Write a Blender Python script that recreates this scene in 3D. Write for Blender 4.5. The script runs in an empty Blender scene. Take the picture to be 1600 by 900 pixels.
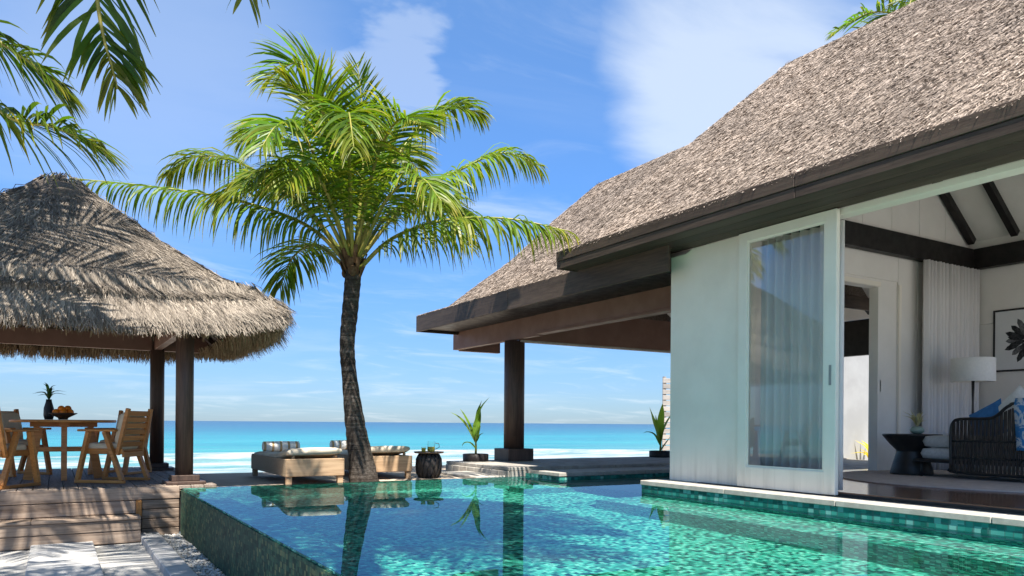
import bpy, math, random
import numpy as np
from mathutils import Vector, Matrix
random.seed(7); RNG = np.random.default_rng(11)
PI = math.pi; R = math.radians
scn = bpy.context.scene

# ------------------------------------------------------------------ camera
YAW = R(31.0)
cam_d = bpy.data.cameras.new('camera'); cam = bpy.data.objects.new('camera', cam_d)
scn.collection.objects.link(cam); scn.camera = cam
cam_d.sensor_width = 36; cam_d.lens = 26.75; cam_d.shift_y = 0.1319
cam_d.clip_start = 0.05; cam_d.clip_end = 30000
cam.matrix_world = (Matrix.Translation((0, 0, .76)) @ Matrix.Rotation(-YAW, 4, 'Z')
                    @ Matrix.Rotation(PI / 2, 4, 'X') @ Matrix.Rotation(R(.43), 4, 'Z'))
FW = Vector((math.sin(YAW), math.cos(YAW), 0)); RT = Vector((math.cos(YAW), -math.sin(YAW), 0))

# ------------------------------------------------------------------ world, sun, exposure
SUN_EL = R(60); SUN_DIR = Vector((-.34 * math.cos(SUN_EL), -.94 * math.cos(SUN_EL), math.sin(SUN_EL))).normalized()
world = bpy.data.worlds.new('World'); scn.world = world; world.use_nodes = True
wn = world.node_tree.nodes; wl = world.node_tree.links; wn.clear()
def wnode(t, **k):
    n = wn.new(t)
    for a, b in k.items(): setattr(n, a, b)
    return n
def wmath(op, a, b=None, clamp=False):
    n = wnode('ShaderNodeMath', operation=op, use_clamp=clamp)
    for i, v in enumerate((a, b)):
        if v is None: continue
        if isinstance(v, (int, float)): n.inputs[i].default_value = v
        else: wl.new(v, n.inputs[i])
    return n.outputs[0]
sky = wnode('ShaderNodeTexSky', sky_type='NISHITA', sun_disc=False, sun_elevation=SUN_EL,
            sun_rotation=math.atan2(SUN_DIR.x, SUN_DIR.y), altitude=0, air_density=1.0, dust_density=0.15, ozone_density=3.0)
tc = wnode('ShaderNodeTexCoord'); sep = wnode('ShaderNodeSeparateXYZ'); wl.new(tc.outputs['Generated'], sep.inputs[0])
den = wmath('ADD', wmath('MAXIMUM', sep.outputs[2], 0.0), .10)
cmb = wnode('ShaderNodeCombineXYZ')
wl.new(wmath('DIVIDE', sep.outputs[0], den), cmb.inputs[0]); wl.new(wmath('DIVIDE', sep.outputs[1], den), cmb.inputs[1])
def wnoise(scale, detail, rough, dist, off):
    mp = wnode('ShaderNodeMapping'); wl.new(cmb.outputs[0], mp.inputs[0]); mp.inputs['Location'].default_value = off
    mp.inputs['Scale'].default_value = (1.0, 1.5, 1)
    n = wnode('ShaderNodeTexNoise'); wl.new(mp.outputs[0], n.inputs['Vector'])
    n.inputs['Scale'].default_value = scale; n.inputs['Detail'].default_value = detail
    n.inputs['Roughness'].default_value = rough; n.inputs['Distortion'].default_value = dist
    return n.outputs['Fac']
def wramp(v, lo, hi):
    n = wnode('ShaderNodeMapRange', interpolation_type='SMOOTHSTEP'); wl.new(v, n.inputs[0])
    n.inputs[1].default_value = lo; n.inputs[2].default_value = hi; return n.outputs[0]
wisps = wmath('MULTIPLY', wramp(wnoise(1.1, 8, .62, .9, (3.1, 1.7, 0)), .47, .82), .42)
edge = wnoise(1.7, 6, .55, .4, (.4, 5.2, 0))
def puff(d, c0, c1, amt):            # one soft cumulus around a direction, its rim broken up by noise
    v = wnode('ShaderNodeVectorMath', operation='DOT_PRODUCT'); wl.new(tc.outputs['Generated'], v.inputs[0])
    v.inputs[1].default_value = Vector(d).normalized()
    core = wramp(wmath('ADD', v.outputs['Value'], wmath('MULTIPLY', wmath('SUBTRACT', edge, .5), .030)), math.cos(R(c0)), math.cos(R(c1)))
    return wmath('MULTIPLY', core, amt)
cl = wisps
for p in (puff((.765, .700, .462), 10.0, .0, .56), puff((.84, .63, .472), 5.5, 0, .36), puff((.11, 1.06, .45), 14, 0, .22),
          puff((.386, .935, .464), 4, 0, .26)):
    cl = wmath('MAXIMUM', cl, p)
lowhaze = wmath('MULTIPLY', wramp(wnoise(.55, 6, .6, .4, (9, 2, 0)), .50, .85), .22)
cl = wmath('MAXIMUM', cl, lowhaze, True)
mix = wnode('ShaderNodeMix', data_type='RGBA'); wl.new(cl, mix.inputs[0])
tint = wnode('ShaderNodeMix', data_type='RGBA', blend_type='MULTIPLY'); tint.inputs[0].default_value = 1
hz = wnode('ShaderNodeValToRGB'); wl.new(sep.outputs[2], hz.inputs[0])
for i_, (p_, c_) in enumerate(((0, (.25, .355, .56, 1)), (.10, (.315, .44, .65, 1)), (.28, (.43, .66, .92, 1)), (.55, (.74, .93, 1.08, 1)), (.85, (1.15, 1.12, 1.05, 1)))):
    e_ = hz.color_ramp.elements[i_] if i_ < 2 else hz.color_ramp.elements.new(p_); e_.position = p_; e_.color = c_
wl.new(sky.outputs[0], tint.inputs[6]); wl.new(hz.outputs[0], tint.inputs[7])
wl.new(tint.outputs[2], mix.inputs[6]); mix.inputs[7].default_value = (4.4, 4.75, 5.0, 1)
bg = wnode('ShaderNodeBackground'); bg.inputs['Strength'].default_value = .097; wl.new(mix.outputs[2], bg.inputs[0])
wo = wnode('ShaderNodeOutputWorld'); wl.new(bg.outputs[0], wo.inputs[0])

sun_d = bpy.data.lights.new('sun', 'SUN'); sun_d.energy = 4.9; sun_d.angle = R(.53); sun_d.color = (1, .955, .88)
sun = bpy.data.objects.new('sun', sun_d); scn.collection.objects.link(sun)
sun.rotation_euler = (-SUN_DIR).to_track_quat('-Z', 'Y').to_euler(); sun.location = (0, 0, 30)
sun_d.cycles.is_caustics_light = True
scn.view_settings.view_transform = 'Standard'; scn.view_settings.look = 'None'
scn.view_settings.exposure = 1.27; scn.view_settings.gamma = 1; scn.view_settings.use_curve_mapping = False
cy = scn.cycles
cy.use_denoising = True; cy.max_bounces = 9; cy.diffuse_bounces = 6; cy.glossy_bounces = 4; cy.transmission_bounces = 6
cy.transparent_max_bounces = 12; cy.sample_clamp_indirect = 6; cy.caustics_refractive = True; cy.caustics_reflective = False; cy.blur_glossy = .5

# ------------------------------------------------------------------ mesh helpers
class MB:
    def __init__(s): s.v = []; s.f = []; s.sm = []
    def add(s, vs, fs, smooth=False):
        o = len(s.v); s.v += [tuple(p) for p in vs]; s.f += [tuple(i + o for i in f) for f in fs]; s.sm += [smooth] * len(fs); return s
    def box(s, x0, x1, y0, y1, z0, z1, bev=0.0):
        if bev <= 0:
            vs = [(x, y, z) for z in (z0, z1) for y in (y0, y1) for x in (x0, x1)]
            return s.add(vs, [(0, 2, 3, 1), (4, 5, 7, 6), (0, 1, 5, 4), (2, 6, 7, 3), (0, 4, 6, 2), (1, 3, 7, 5)])
        b = min(bev, (x1 - x0) / 2.01, (y1 - y0) / 2.01, (z1 - z0) / 2.01); vs = []; idx = {}
        X, Y, Z = (x0, x1), (y0, y1), (z0, z1); sg = (1, -1)
        for i in (0, 1):
            for j in (0, 1):
                for k in (0, 1):
                    for a in range(3):
                        p = [X[i] + sg[i] * b, Y[j] + sg[j] * b, Z[k] + sg[k] * b]; p[a] = (X[i], Y[j], Z[k])[a]
                        idx[(i, j, k, a)] = len(vs); vs.append(p)
        fs = []
        for a in range(3):
            for e in (0, 1):
                def key(u, w):
                    t = [0, 0, 0]; t[a] = e; o = [q for q in range(3) if q != a]; t[o[0]] = u; t[o[1]] = w; return idx[(t[0], t[1], t[2], a)]
                fs.append((key(0, 0), key(1, 0), key(1, 1), key(0, 1)))
        for a in range(3):
            o = [q for q in range(3) if q != a]
            for u in (0, 1):
                for w in (0, 1):
                    q = []
                    for e, ax in ((0, o[0]), (0, o[1]), (1, o[1]), (1, o[0])):
                        t = [0, 0, 0]; t[a] = e; t[o[0]] = u; t[o[1]] = w; q.append(idx[(t[0], t[1], t[2], ax)])
                    fs.append(tuple(q))
        for i in (0, 1):
            for j in (0, 1):
                for k in (0, 1): fs.append(tuple(idx[(i, j, k, a)] for a in range(3)))
        return s.add(vs, fs)
    def bar(s, a, b, w, h, up=(0, 0, 1)):                     # rectangular bar from a to b
        a, b = Vector(a), Vector(b); d = (b - a).normalized(); sd = d.cross(Vector(up))
        if sd.length < 1e-4: sd = d.cross(Vector((1, 0, 0)))
        sd.normalize(); u = sd.cross(d); vs = []
        for p in (a, b):
            for i, j in ((-1, -1), (1, -1), (1, 1), (-1, 1)): vs.append(p + sd * (w / 2 * i) + u * (h / 2 * j))
        return s.add(vs, [(0, 1, 2, 3), (7, 6, 5, 4), (0, 4, 5, 1), (1, 5, 6, 2), (2, 6, 7, 3), (3, 7, 4, 0)])
    def tube(s, pts, rad, n=10, cap=True):
        pts = [Vector(p) for p in pts]; rs = rad if isinstance(rad, (list, tuple)) else [rad] * len(pts); vs = []; ref = Vector((.13, .97, .2))
        for i, p in enumerate(pts):
            d = (pts[min(i + 1, len(pts) - 1)] - pts[max(i - 1, 0)]).normalized()
            u = d.cross(ref)
            if u.length < .05: u = d.cross(Vector((1, 0, 0)))
            u.normalize(); w = d.cross(u)
            for k in range(n):
                a = 2 * PI * k / n; vs.append(p + (u * math.cos(a) + w * math.sin(a)) * rs[i])
        fs = [(i * n + k, i * n + (k + 1) % n, (i + 1) * n + (k + 1) % n, (i + 1) * n + k) for i in range(len(pts) - 1) for k in range(n)]
        s.add(vs, fs, True)
        if cap:
            o = len(s.v) - len(vs); s.f += [tuple(o + k for k in range(n))[::-1], tuple(o + (len(pts) - 1) * n + k for k in range(n))]; s.sm += [False, False]
        return s
    def lathe(s, prof, n=24, c=(0, 0, 0), smooth=True, cap=True):
        vs = [(c[0] + r * math.cos(2 * PI * k / n), c[1] + r * math.sin(2 * PI * k / n), c[2] + z) for r, z in prof for k in range(n)]
        fs = [(i * n + k, i * n + (k + 1) % n, (i + 1) * n + (k + 1) % n, (i + 1) * n + k) for i in range(len(prof) - 1) for k in range(n)]
        s.add(vs, fs, smooth)
        if cap:
            o = len(s.v) - len(vs); s.f += [tuple(o + k for k in range(n))[::-1], tuple(o + (len(prof) - 1) * n + k for k in range(n))]; s.sm += [False, False]
        return s
    def blob(s, c, rx, ry, rz, nu=14, nv=9, p=2.0, jit=0.0):   # superellipsoid cushion / stone
        vs = []
        def sp(x, e): return math.copysign(abs(x) ** e, x)
        e = 2.0 / p
        for j in range(nv + 1):
            t = -PI / 2 + PI * j / nv
            for k in range(nu):
                a = 2 * PI * k / nu; q = 1 + random.uniform(-jit, jit)
                vs.append((c[0] + rx * sp(math.cos(t), e) * sp(math.cos(a), e) * q, c[1] + ry * sp(math.cos(t), e) * sp(math.sin(a), e) * q, c[2] + rz * sp(math.sin(t), e)))
        fs = [(j * nu + k, j * nu + (k + 1) % nu, (j + 1) * nu + (k + 1) % nu, (j + 1) * nu + k) for j in range(nv) for k in range(nu)]
        return s.add(vs, fs, True)
    def xf(s, m):
        s.v = [tuple(m @ Vector(p)) for p in s.v]; return s
    def mesh(s, name):
        me = bpy.data.meshes.new(name); me.from_pydata(s.v, [], s.f); me.polygons.foreach_set('use_smooth', s.sm); me.update(); return me
    def obj(s, name, m, parent=None):
        return link(name, s.mesh(name), m, parent)

def link(name, me, m, parent=None):
    o = bpy.data.objects.new(name, me); scn.collection.objects.link(o)
    if m is not None and len(me.materials) == 0: me.materials.append(m)
    if parent is not None: o.parent = parent
    return o
def tag(o, label=None, cat=None, group=None, kind=None):
    if label: o['label'] = label
    if cat: o['category'] = cat
    if group: o['group'] = group
    if kind: o['kind'] = kind
    return o
def thing(name, label, cat, loc=(0, 0, 0), rz=0.0, group=None):
    o = bpy.data.objects.new(name, None); o.empty_display_size = .2; scn.collection.objects.link(o)
    o.location = loc; o.rotation_euler = (0, 0, rz); return tag(o, label, cat, group)
KIDS = {}
def kids(o): return [c for c in bpy.data.objects if c.parent == o]
def copy_tree(o, parent=None):
    c = o.copy(); scn.collection.objects.link(c)
    if parent is not None: c.parent = parent
    for ch in kids(o): copy_tree(ch, c)
    return c
def quads_np(name, V, F, m, parent=None, col=None, smooth=False):   # V (n,3), F (m,4) arrays
    me = bpy.data.meshes.new(name); nf, k = F.shape
    me.vertices.add(len(V)); me.vertices.foreach_set('co', V.astype(np.float32).ravel())
    me.loops.add(nf * k); me.loops.foreach_set('vertex_index', F.astype(np.int32).ravel())
    me.polygons.add(nf); me.polygons.foreach_set('loop_start', (np.arange(nf) * k).astype(np.int32))
    me.polygons.foreach_set('loop_total', np.full(nf, k, np.int32))
    me.polygons.foreach_set('use_smooth', np.full(nf, smooth, bool))
    if col is not None:
        a = me.color_attributes.new('tint', 'FLOAT_COLOR', 'POINT'); a.data.foreach_set('color', col.astype(np.float32).ravel())
    me.update(calc_edges=True); me.validate()
    return link(name, me, m, parent)

# ------------------------------------------------------------------ materials
def mat(name):
    m = bpy.data.materials.new(name); m.use_nodes = True; nt = m.node_tree; nt.nodes.clear()
    out = nt.nodes.new('ShaderNodeOutputMaterial'); return m, nt, out
class NT:
    def __init__(s, nt): s.nt = nt
    def n(s, t, **k):
        n = s.nt.nodes.new(t)
        for a, b in k.items(): setattr(n, a, b)
        return n
    def l(s, a, b): s.nt.links.new(a, b)
    def setin(s, n, i, v):
        if v is None: return
        if isinstance(v, bpy.types.NodeSocket): s.l(v, n.inputs[i])
        else: n.inputs[i].default_value = v
    def math(s, op, a, b=None, clamp=False):
        n = s.n('ShaderNodeMath', operation=op, use_clamp=clamp); s.setin(n, 0, a); s.setin(n, 1, b); return n.outputs[0]
    def coord(s, kind='Object', scale=(1, 1, 1), rand=False):
        c = s.n('ShaderNodeTexCoord').outputs[kind] if kind != 'Pos' else s.n('ShaderNodeNewGeometry').outputs['Position']
        if rand:
            oi = s.n('ShaderNodeObjectInfo'); v = s.n('ShaderNodeVectorMath', operation='MULTIPLY_ADD')
            s.l(oi.outputs['Random'], v.inputs[0]); v.inputs[1].default_value = (37, 53, 71); s.l(c, v.inputs[2]); c = v.outputs[0]
        mp = s.n('ShaderNodeMapping'); s.l(c, mp.inputs[0]); mp.inputs['Scale'].default_value = scale; return mp.outputs[0]
    def noise(s, vec, scale, detail=4, rough=.55, dist=0):
        n = s.n('ShaderNodeTexNoise'); s.l(vec, n.inputs['Vector'])
        n.inputs['Scale'].default_value = scale; n.inputs['Detail'].default_value = detail; n.inputs['Roughness'].default_value = rough; n.inputs['Distortion'].default_value = dist
        return n.outputs['Fac']
    def ramp(s, f, stops):
        n = s.n('ShaderNodeValToRGB'); s.l(f, n.inputs[0]); e = n.color_ramp.elements
        while len(e) < len(stops): e.new(.5)
        for i, (p, c) in enumerate(stops): e[i].position = p; e[i].color = (*c, 1) if len(c) == 3 else c
        return n.outputs[0]
    def mixc(s, f, a, b, bt='MIX'):
        n = s.n('ShaderNodeMix', data_type='RGBA', blend_type=bt); s.setin(n, 0, f)
        s.setin(n, 6, (*a, 1) if isinstance(a, tuple) else a); s.setin(n, 7, (*b, 1) if isinstance(b, tuple) else b); return n.outputs[2]
    def maprange(s, v, a, b, c=0, d=1, smooth=True):
        n = s.n('ShaderNodeMapRange', interpolation_type='SMOOTHSTEP' if smooth else 'LINEAR'); s.l(v, n.inputs[0])
        for i, q in zip((1, 2, 3, 4), (a, b, c, d)): n.inputs[i].default_value = q
        return n.outputs[0]
    def bump(s, h, strength=.3, dist=.01):
        n = s.n('ShaderNodeBump'); s.l(h, n.inputs['Height']); n.inputs['Strength'].default_value = strength; n.inputs['Distance'].default_value = dist; return n.outputs[0]
    def bsdf(s, color, rough=.6, spec=.5, normal=None, metal=0, **k):
        n = s.n('ShaderNodeBsdfPrincipled'); s.setin(n, 'Base Color', (*color, 1) if isinstance(color, tuple) else color); s.setin(n, 'Roughness', rough)
        n.inputs['Specular IOR Level'].default_value = spec; n.inputs['Metallic'].default_value = metal
        if normal is not None: s.l(normal, n.inputs['Normal'])
        for a, b in k.items(): s.setin(n, a, b)
        return n.outputs[0]
def simple(name, a, b=None, rough=.6, spec=.4, scale=6, stretch=(1, 1, 1), bump=.15, bdist=.004, bscale=None, rand=True, lo=.35, hi=.68, detail=5):
    """two-tone procedural surface with fine relief"""
    m, nt, out = mat(name); g = NT(nt); b = b or tuple(c * .8 for c in a)
    v = g.coord('Object', stretch, rand); f = g.noise(v, scale, detail, .6)
    c = g.mixc(g.maprange(f, lo, hi), b, a)
    nb = g.bump(g.noise(v, bscale or scale * 3, 4, .6), bump, bdist) if bump else None
    rr = g.maprange(f, .3, .7, min(1, rough + .08), rough - .06)
    g.l(g.bsdf(c, rr, spec, nb), out.inputs[0]); return m
M = {}
def wood(name, light, dark, axis, rough=.55, spec=.35, fine=60, bump=.35, knots=True):
    m, nt, out = mat(name); g = NT(nt); st = [1.0, 1.0, 1.0]; st[axis] = .06
    v = g.coord('Object', tuple(st), True)
    f1 = g.noise(v, fine, 5, .65, .4); f2 = g.noise(v, fine * .16, 4, .6, .8)
    f = g.math('ADD', g.math('MULTIPLY', f1, .55), g.math('MULTIPLY', f2, .45))
    c = g.mixc(g.maprange(f, .36, .64), dark, light)
    oi = g.n('ShaderNodeObjectInfo'); c = g.mixc(1.0, c, g.ramp(oi.outputs['Random'], [(0, (.74, .74, .74)), (1, (1.12, 1.1, 1.08))]), 'MULTIPLY')
    if knots:
        big = g.noise(g.coord('Object', (1, 1, 1), True), 2.3, 5, .65); c = g.mixc(g.maprange(big, .55, .75, 0, .45), c, tuple(x * .55 for x in dark))
    g.l(g.bsdf(c, rough, spec, g.bump(f1, bump, .004)), out.inputs[0]); return m
M['deck'] = wood('deck_wood', (.33, .275, .23), (.17, .13, .10), 1, .75, .2)
M['riser'] = wood('riser_wood', (.38, .29, .22), (.16, .112, .08), 0, .8, .2, 45, .6)
M['post'] = wood('post_wood', (.115, .070, .050), (.060, .036, .026), 2, .5, .4)
M['fascia'] = wood('fascia_wood', (.085, .060, .044), (.044, .030, .022), 1, .6, .3, 40, .5)
M['fascia_x'] = wood('fascia_wood_cross', (.085, .060, .044), (.044, .030, .022), 0, .6, .3, 40, .5)
M['teak'] = wood('teak', (.72, .31, .085), (.50, .19, .045), 0, .45, .4, 55, .15, False)
M['teak_y'] = wood('teak_across', (.72, .31, .085), (.50, .19, .045), 1, .45, .4, 55, .15, False)
M['lounge_wood'] = wood('lounger_wood', (.52, .36, .22), (.34, .22, .125), 0, .6, .3, 50, .25, False)
M['floor'] = wood('floor_wood', (.27, .135, .08), (.15, .07, .042), 1, .16, .5, 40, .05, False)
M['tray'] = wood('tray_wood', (.20, .15, .11), (.10, .07, .05), 0, .6)
M['brown'] = simple('brown_boards', (.21, .115, .08), (.18, .095, .066), .55, .3, 3, (1, 1, 1), .05)
M['beam_black'] = simple('dark_stained_timber', (.016, .013, .012), (.009, .008, .007), .5, .35, 8, (1, 1, 1), .1)
M['white'] = simple('white_paint', (.87, .81, .70), (.84, .78, .67), .42, .4, 2.2, (1, 1, 1), .04, .002, 40)
def wall_paint():
    m, nt, out = mat('villa_wall_paint'); g = NT(nt); v = g.coord('Pos', (1, 1, 1)); sp = g.n('ShaderNodeSeparateXYZ'); g.l(v, sp.inputs[0])
    c = g.mixc(g.maprange(g.noise(v, 1.7, 6, .6), .3, .7), (.80, .74, .635), (.88, .82, .71))
    streak = g.noise(g.coord('Pos', (9, 9, .5)), 1.0, 5, .65)
    low = g.math('MULTIPLY', g.maprange(sp.outputs[2], .62, .12, 0, 1), g.maprange(streak, .42, .72, 0, .55))
    c = g.mixc(low, c, (.50, .46, .38))
    n1 = g.noise(v, 55, 4, .6); n2 = g.noise(v, 3.5, 3, .5)
    g.l(g.bsdf(c, .5, .35, g.bump(g.math('ADD', g.math('MULTIPLY', n1, .3), n2), .25, .006)), out.inputs[0]); return m
M['wall_paint'] = wall_paint()
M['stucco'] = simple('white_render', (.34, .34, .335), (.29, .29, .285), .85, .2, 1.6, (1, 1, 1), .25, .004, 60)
M['panel'] = simple('painted_panel', (.82, .785, .73), (.78, .745, .69), .5, .35, 2.5, (1, 1, 1), .03)
M['ceiling'] = simple('ceiling_boards', (.80, .765, .70), (.74, .705, .64), .6, .3, 2.5, (1, 1, 1), .05)
M['coping'] = simple('coping_stone', (.45, .415, .36), (.35, .32, .275), .75, .3, 9, (1, 1, 1), .3, .003, 70)
M['terrace'] = simple('terrace_stone', (.42, .385, .335), (.28, .255, .22), .8, .25, 5, (1, 1, 1), .4, .004, 50)
M['slab'] = simple('pale_slab', (.50, .485, .46), (.41, .395, .375), .85, .2, 6, (1, 1, 1), .3, .003, 80)
M['curb'] = simple('grey_curb', (.46, .45, .435), (.37, .36, .35), .85, .2, 7, (1, 1, 1), .35, .003, 80)
M['pebble'] = simple('coral_pebble', (.54, .52, .49), (.34, .33, .31), .85, .2, 9, (1, 1, 1), .3, .004)
M['metal_black'] = simple('black_metal', (.022, .021, .020), (.016, .015, .015), .42, .4, 8, (1, 1, 1), .03)
M['weave'] = simple('dark_weave', (.075, .062, .054), (.035, .029, .025), .6, .3, 40, (1, 1, .2), .3)
M['grey_fabric'] = simple('pale_grey_fabric', (.56, .57, .565), (.48, .49, .485), .9, .15, 30, (1, 1, 1), .3, .002, 250)
M['white_fabric'] = simple('white_fabric', (.78, .78, .76), (.70, .70, .68), .9, .15, 20, (1, 1, 1), .3, .003, 120)
M['beige'] = simple('sand_cushion', (.70, .60, .46), (.60, .50, .375), .9, .15, 4, (1, 1, 1), .35, .006, 22)
M['khaki'] = simple('khaki_cushion', (.78, .66, .46), (.68, .565, .385), .9, .15, 5, (1, 1, 1), .3, .004, 30)
M['wicker'] = simple('wicker_side', (.45, .35, .24), (.27, .20, .13), .8, .2, 70, (1, 1, 1), .6, .006, 130)
M['rug'] = simple('pale_rug', (.56, .49, .455), (.48, .415, .385), .95, .1, 12, (1, 1, 1), .5, .003, 160)
M['ceramic_black'] = simple('black_ceramic', (.030, .027, .027), (.017, .015, .015), .45, .4, 14, (1, 1, 1), .2)
M['bowl'] = simple('brown_bowl', (.12, .058, .028), (.06, .028, .014), .5, .4, 20, (1, 1, .3), .2)
M['orange'] = simple('orange_peel', (.95, .27, .01), (.85, .19, .008), .45, .4, 8, (1, 1, 1), .25, .002, 180)
M['lemon'] = simple('lemon_slices', (.80, .62, .12), (.7, .5, .07), .5, .4, 12)
M['celadon'] = simple('celadon_ceramic', (.32, .42, .35), (.24, .33, .27), .3, .5, 8, bump=0)
M['shade'] = simple('lamp_shade_linen', (.80, .78, .745), (.75, .73, .70), .9, .1, 30, (1, 1, 1), .2, .002, 200)
M['pot'] = simple('dark_pot', (.035, .030, .028), (.020, .017, .016), .6, .3, 12)
M['paper'] = simple('print_paper', (.74, .74, .73), (.70, .70, .69), .9, .1, 4, bump=0)
M['ink'] = simple('print_ink', (.07, .07, .072), (.025, .025, .026), .9, .1, 22, bump=0)
M['ink_grey'] = simple('print_ink_grey', (.20, .20, .205), (.10, .10, .10), .9, .1, 22, bump=0)
M['husk'] = simple('coconut_husk', (.17, .10, .05), (.07, .04, .02), .8, .2, 12)
M['chrome'] = simple('dull_metal', (.30, .29, .28), (.26, .25, .24), .35, .5, 8, bump=0)
M['void'] = simple('door_track', (.030, .028, .024), (.022, .020, .018), .55, .4, 8)
M['slat'] = wood('grey_slat', (.42, .40, .37), (.30, .28, .255), 0, .8, .2)

def leafmat(name, base, tip, trans=.35, rough=.42):
    m, nt, out = mat(name); g = NT(nt); a = g.n('ShaderNodeAttribute', attribute_name='tint')
    c = g.mixc(1.0, a.outputs['Color'], base, 'MULTIPLY')
    sp = g.n('ShaderNodeSeparateColor'); sp.mode = 'RGB'
    c = g.mixc(a.outputs['Alpha'], c, tip)
    d = g.bsdf(c, rough, .35); t = g.n('ShaderNodeBsdfTranslucent'); g.l(g.mixc(1.0, c, (1.6, 1.5, .55), 'MULTIPLY'), t.inputs[0])
    mx = g.n('ShaderNodeMixShader'); mx.inputs[0].default_value = trans; g.l(d, mx.inputs[1]); g.l(t.outputs[0], mx.inputs[2]); g.l(mx.outputs[0], out.inputs[0]); return m
M['leaf'] = leafmat('palm_leaf', (.100, .192, .014), (.34, .29, .035), .45)
M['leaf_far'] = leafmat('palm_leaf_olive', (.105, .15, .03), (.26, .20, .06), .35)
M['leaf_plant'] = leafmat('seedling_leaf', (.16, .27, .03), (.34, .33, .04), .35)
M['leaf_dark'] = leafmat('vase_leaf', (.05, .13, .03), (.12, .2, .05), .25)
M['leaf_yellow'] = leafmat('yellow_leaf', (.60, .47, .03), (.62, .52, .05), .3)
M['leaf_cream'] = leafmat('cream_sprig', (.55, .52, .33), (.6, .56, .36), .3)
def rachis():
    m, nt, out = mat('palm_rachis'); g = NT(nt); v = g.coord('Object', (1, 1, 1), True)
    c = g.mixc(g.maprange(g.noise(v, 3, 3), .4, .65), (.20, .21, .035), (.33, .27, .06)); g.l(g.bsdf(c, .45, .4), out.inputs[0]); return m
M['rachis'] = rachis()
def trunkmat():
    m, nt, out = mat('palm_trunk'); g = NT(nt); v = g.coord('Object', (1, 1, 1))
    ring = g.noise(g.coord('Object', (.5, .5, 7)), 3.0, 4, .6, .6); sp = g.noise(v, 26, 5, .7); big = g.noise(v, 5, 4, .6)
    f = g.math('ADD', g.math('MULTIPLY', ring, .5), g.math('MULTIPLY', sp, .5))
    c = g.ramp(f, [(.34, (.016, .012, .010)), (.50, (.062, .050, .040)), (.66, (.155, .130, .110))])
    c = g.mixc(g.maprange(big, .5, .68, 0, .6), c, (.035, .027, .022))
    h = g.math('ADD', g.math('MULTIPLY', ring, .8), g.math('MULTIPLY', sp, .5)); g.l(g.bsdf(c, .9, .15, g.bump(h, .9, .03)), out.inputs[0]); return m
M['trunk'] = trunkmat()
def thatchmat(name, dark, mid, light, base):
    m, nt, out = mat(name); g = NT(nt)
    if base:
        v = g.coord('Pos', (1, 1, 1)); f = g.noise(v, 38, 5, .7); c = g.ramp(f, [(.3, dark), (.6, mid)]); nb = g.bump(f, .8, .02)
        g.l(g.bsdf(c, .95, .1, nb), out.inputs[0]); return m
    a = g.n('ShaderNodeAttribute', attribute_name='tint'); big = g.noise(g.coord('Pos', (1, 1, 1)), .9, 4, .6)
    c = g.ramp(a.outputs['Fac'], [(0, dark), (.5, mid), (1, light)])
    c = g.mixc(1.0, c, g.ramp(big, [(.3, (.74, .73, .72)), (.7, (1.16, 1.13, 1.09))]), 'MULTIPLY')
    g.l(g.bsdf(c, .8, .2), out.inputs[0]); return m
M['thatch_base'] = thatchmat('thatch_core', (.05, .04, .032), (.16, .13, .105), None, True)
M['thatch'] = thatchmat('thatch_straw_villa', (.115, .091, .073), (.275, .224, .186), (.48, .40, .34), False)
M['thatch2'] = thatchmat('thatch_straw_pavilion', (.056, .045, .036), (.190, .160, .130), (.40, .345, .285), False)
M['thatch3'] = thatchmat('thatch_straw_fringe', (.16, .11, .065), (.31, .225, .135), (.50, .40, .26), False)

def mosaic(name, cols, scale, tintamt=1.0, rough=.35, grout=(.10, .16, .14), big=1.0):
    m, nt, out = mat(name); g = NT(nt); v = g.coord('Pos', (1, 1, 1))
    vr = g.n('ShaderNodeTexVoronoi', feature='F1', distance='CHEBYCHEV'); g.l(v, vr.inputs['Vector']); vr.inputs['Scale'].default_value = scale; vr.inputs['Randomness'].default_value = .35
    w = g.n('ShaderNodeTexWhiteNoise'); g.l(vr.outputs['Position'], w.inputs['Vector'])
    c = g.ramp(w.outputs['Value'], cols)
    d = g.n('ShaderNodeTexVoronoi', feature='DISTANCE_TO_EDGE'); g.l(v, d.inputs['Vector']); d.inputs['Scale'].default_value = scale; d.inputs['Randomness'].default_value = .35
    c = g.mixc(g.maprange(vr.outputs['Distance'], .40, .50, 0, .75), c, grout)
    c = g.mixc(1.0, c, g.ramp(g.noise(v, 1.1 * big, 5, .6), [(.3, (.82, .84, .86)), (.7, (1.12, 1.1, 1.08))]), 'MULTIPLY')
    g.l(g.bsdf(c, rough, .25, g.bump(vr.outputs['Distance'], .25, .003)), out.inputs[0]); return m
M['pool_floor'] = mosaic('pool_mosaic', [(0, (.004, .05, .045)), (.20, (.015, .17, .13)), (.42, (.06, .38, .27)), (.75, (.13, .56, .42)), (1, (.34, .74, .58))], 27)
M['pool_wall'] = mosaic('pool_outer_mosaic', [(0, (.006, .030, .022)), (.4, (.018, .072, .048)), (.75, (.040, .105, .062)), (1, (.14, .16, .075))], 28, 1, .62, (.02, .04, .03))
M['pool_band'] = mosaic('waterline_mosaic', [(0, (.01, .10, .08)), (.4, (.02, .20, .16)), (.8, (.05, .30, .24)), (1, (.20, .46, .40))], 18, 1, .25, (.06, .14, .12))
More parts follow.
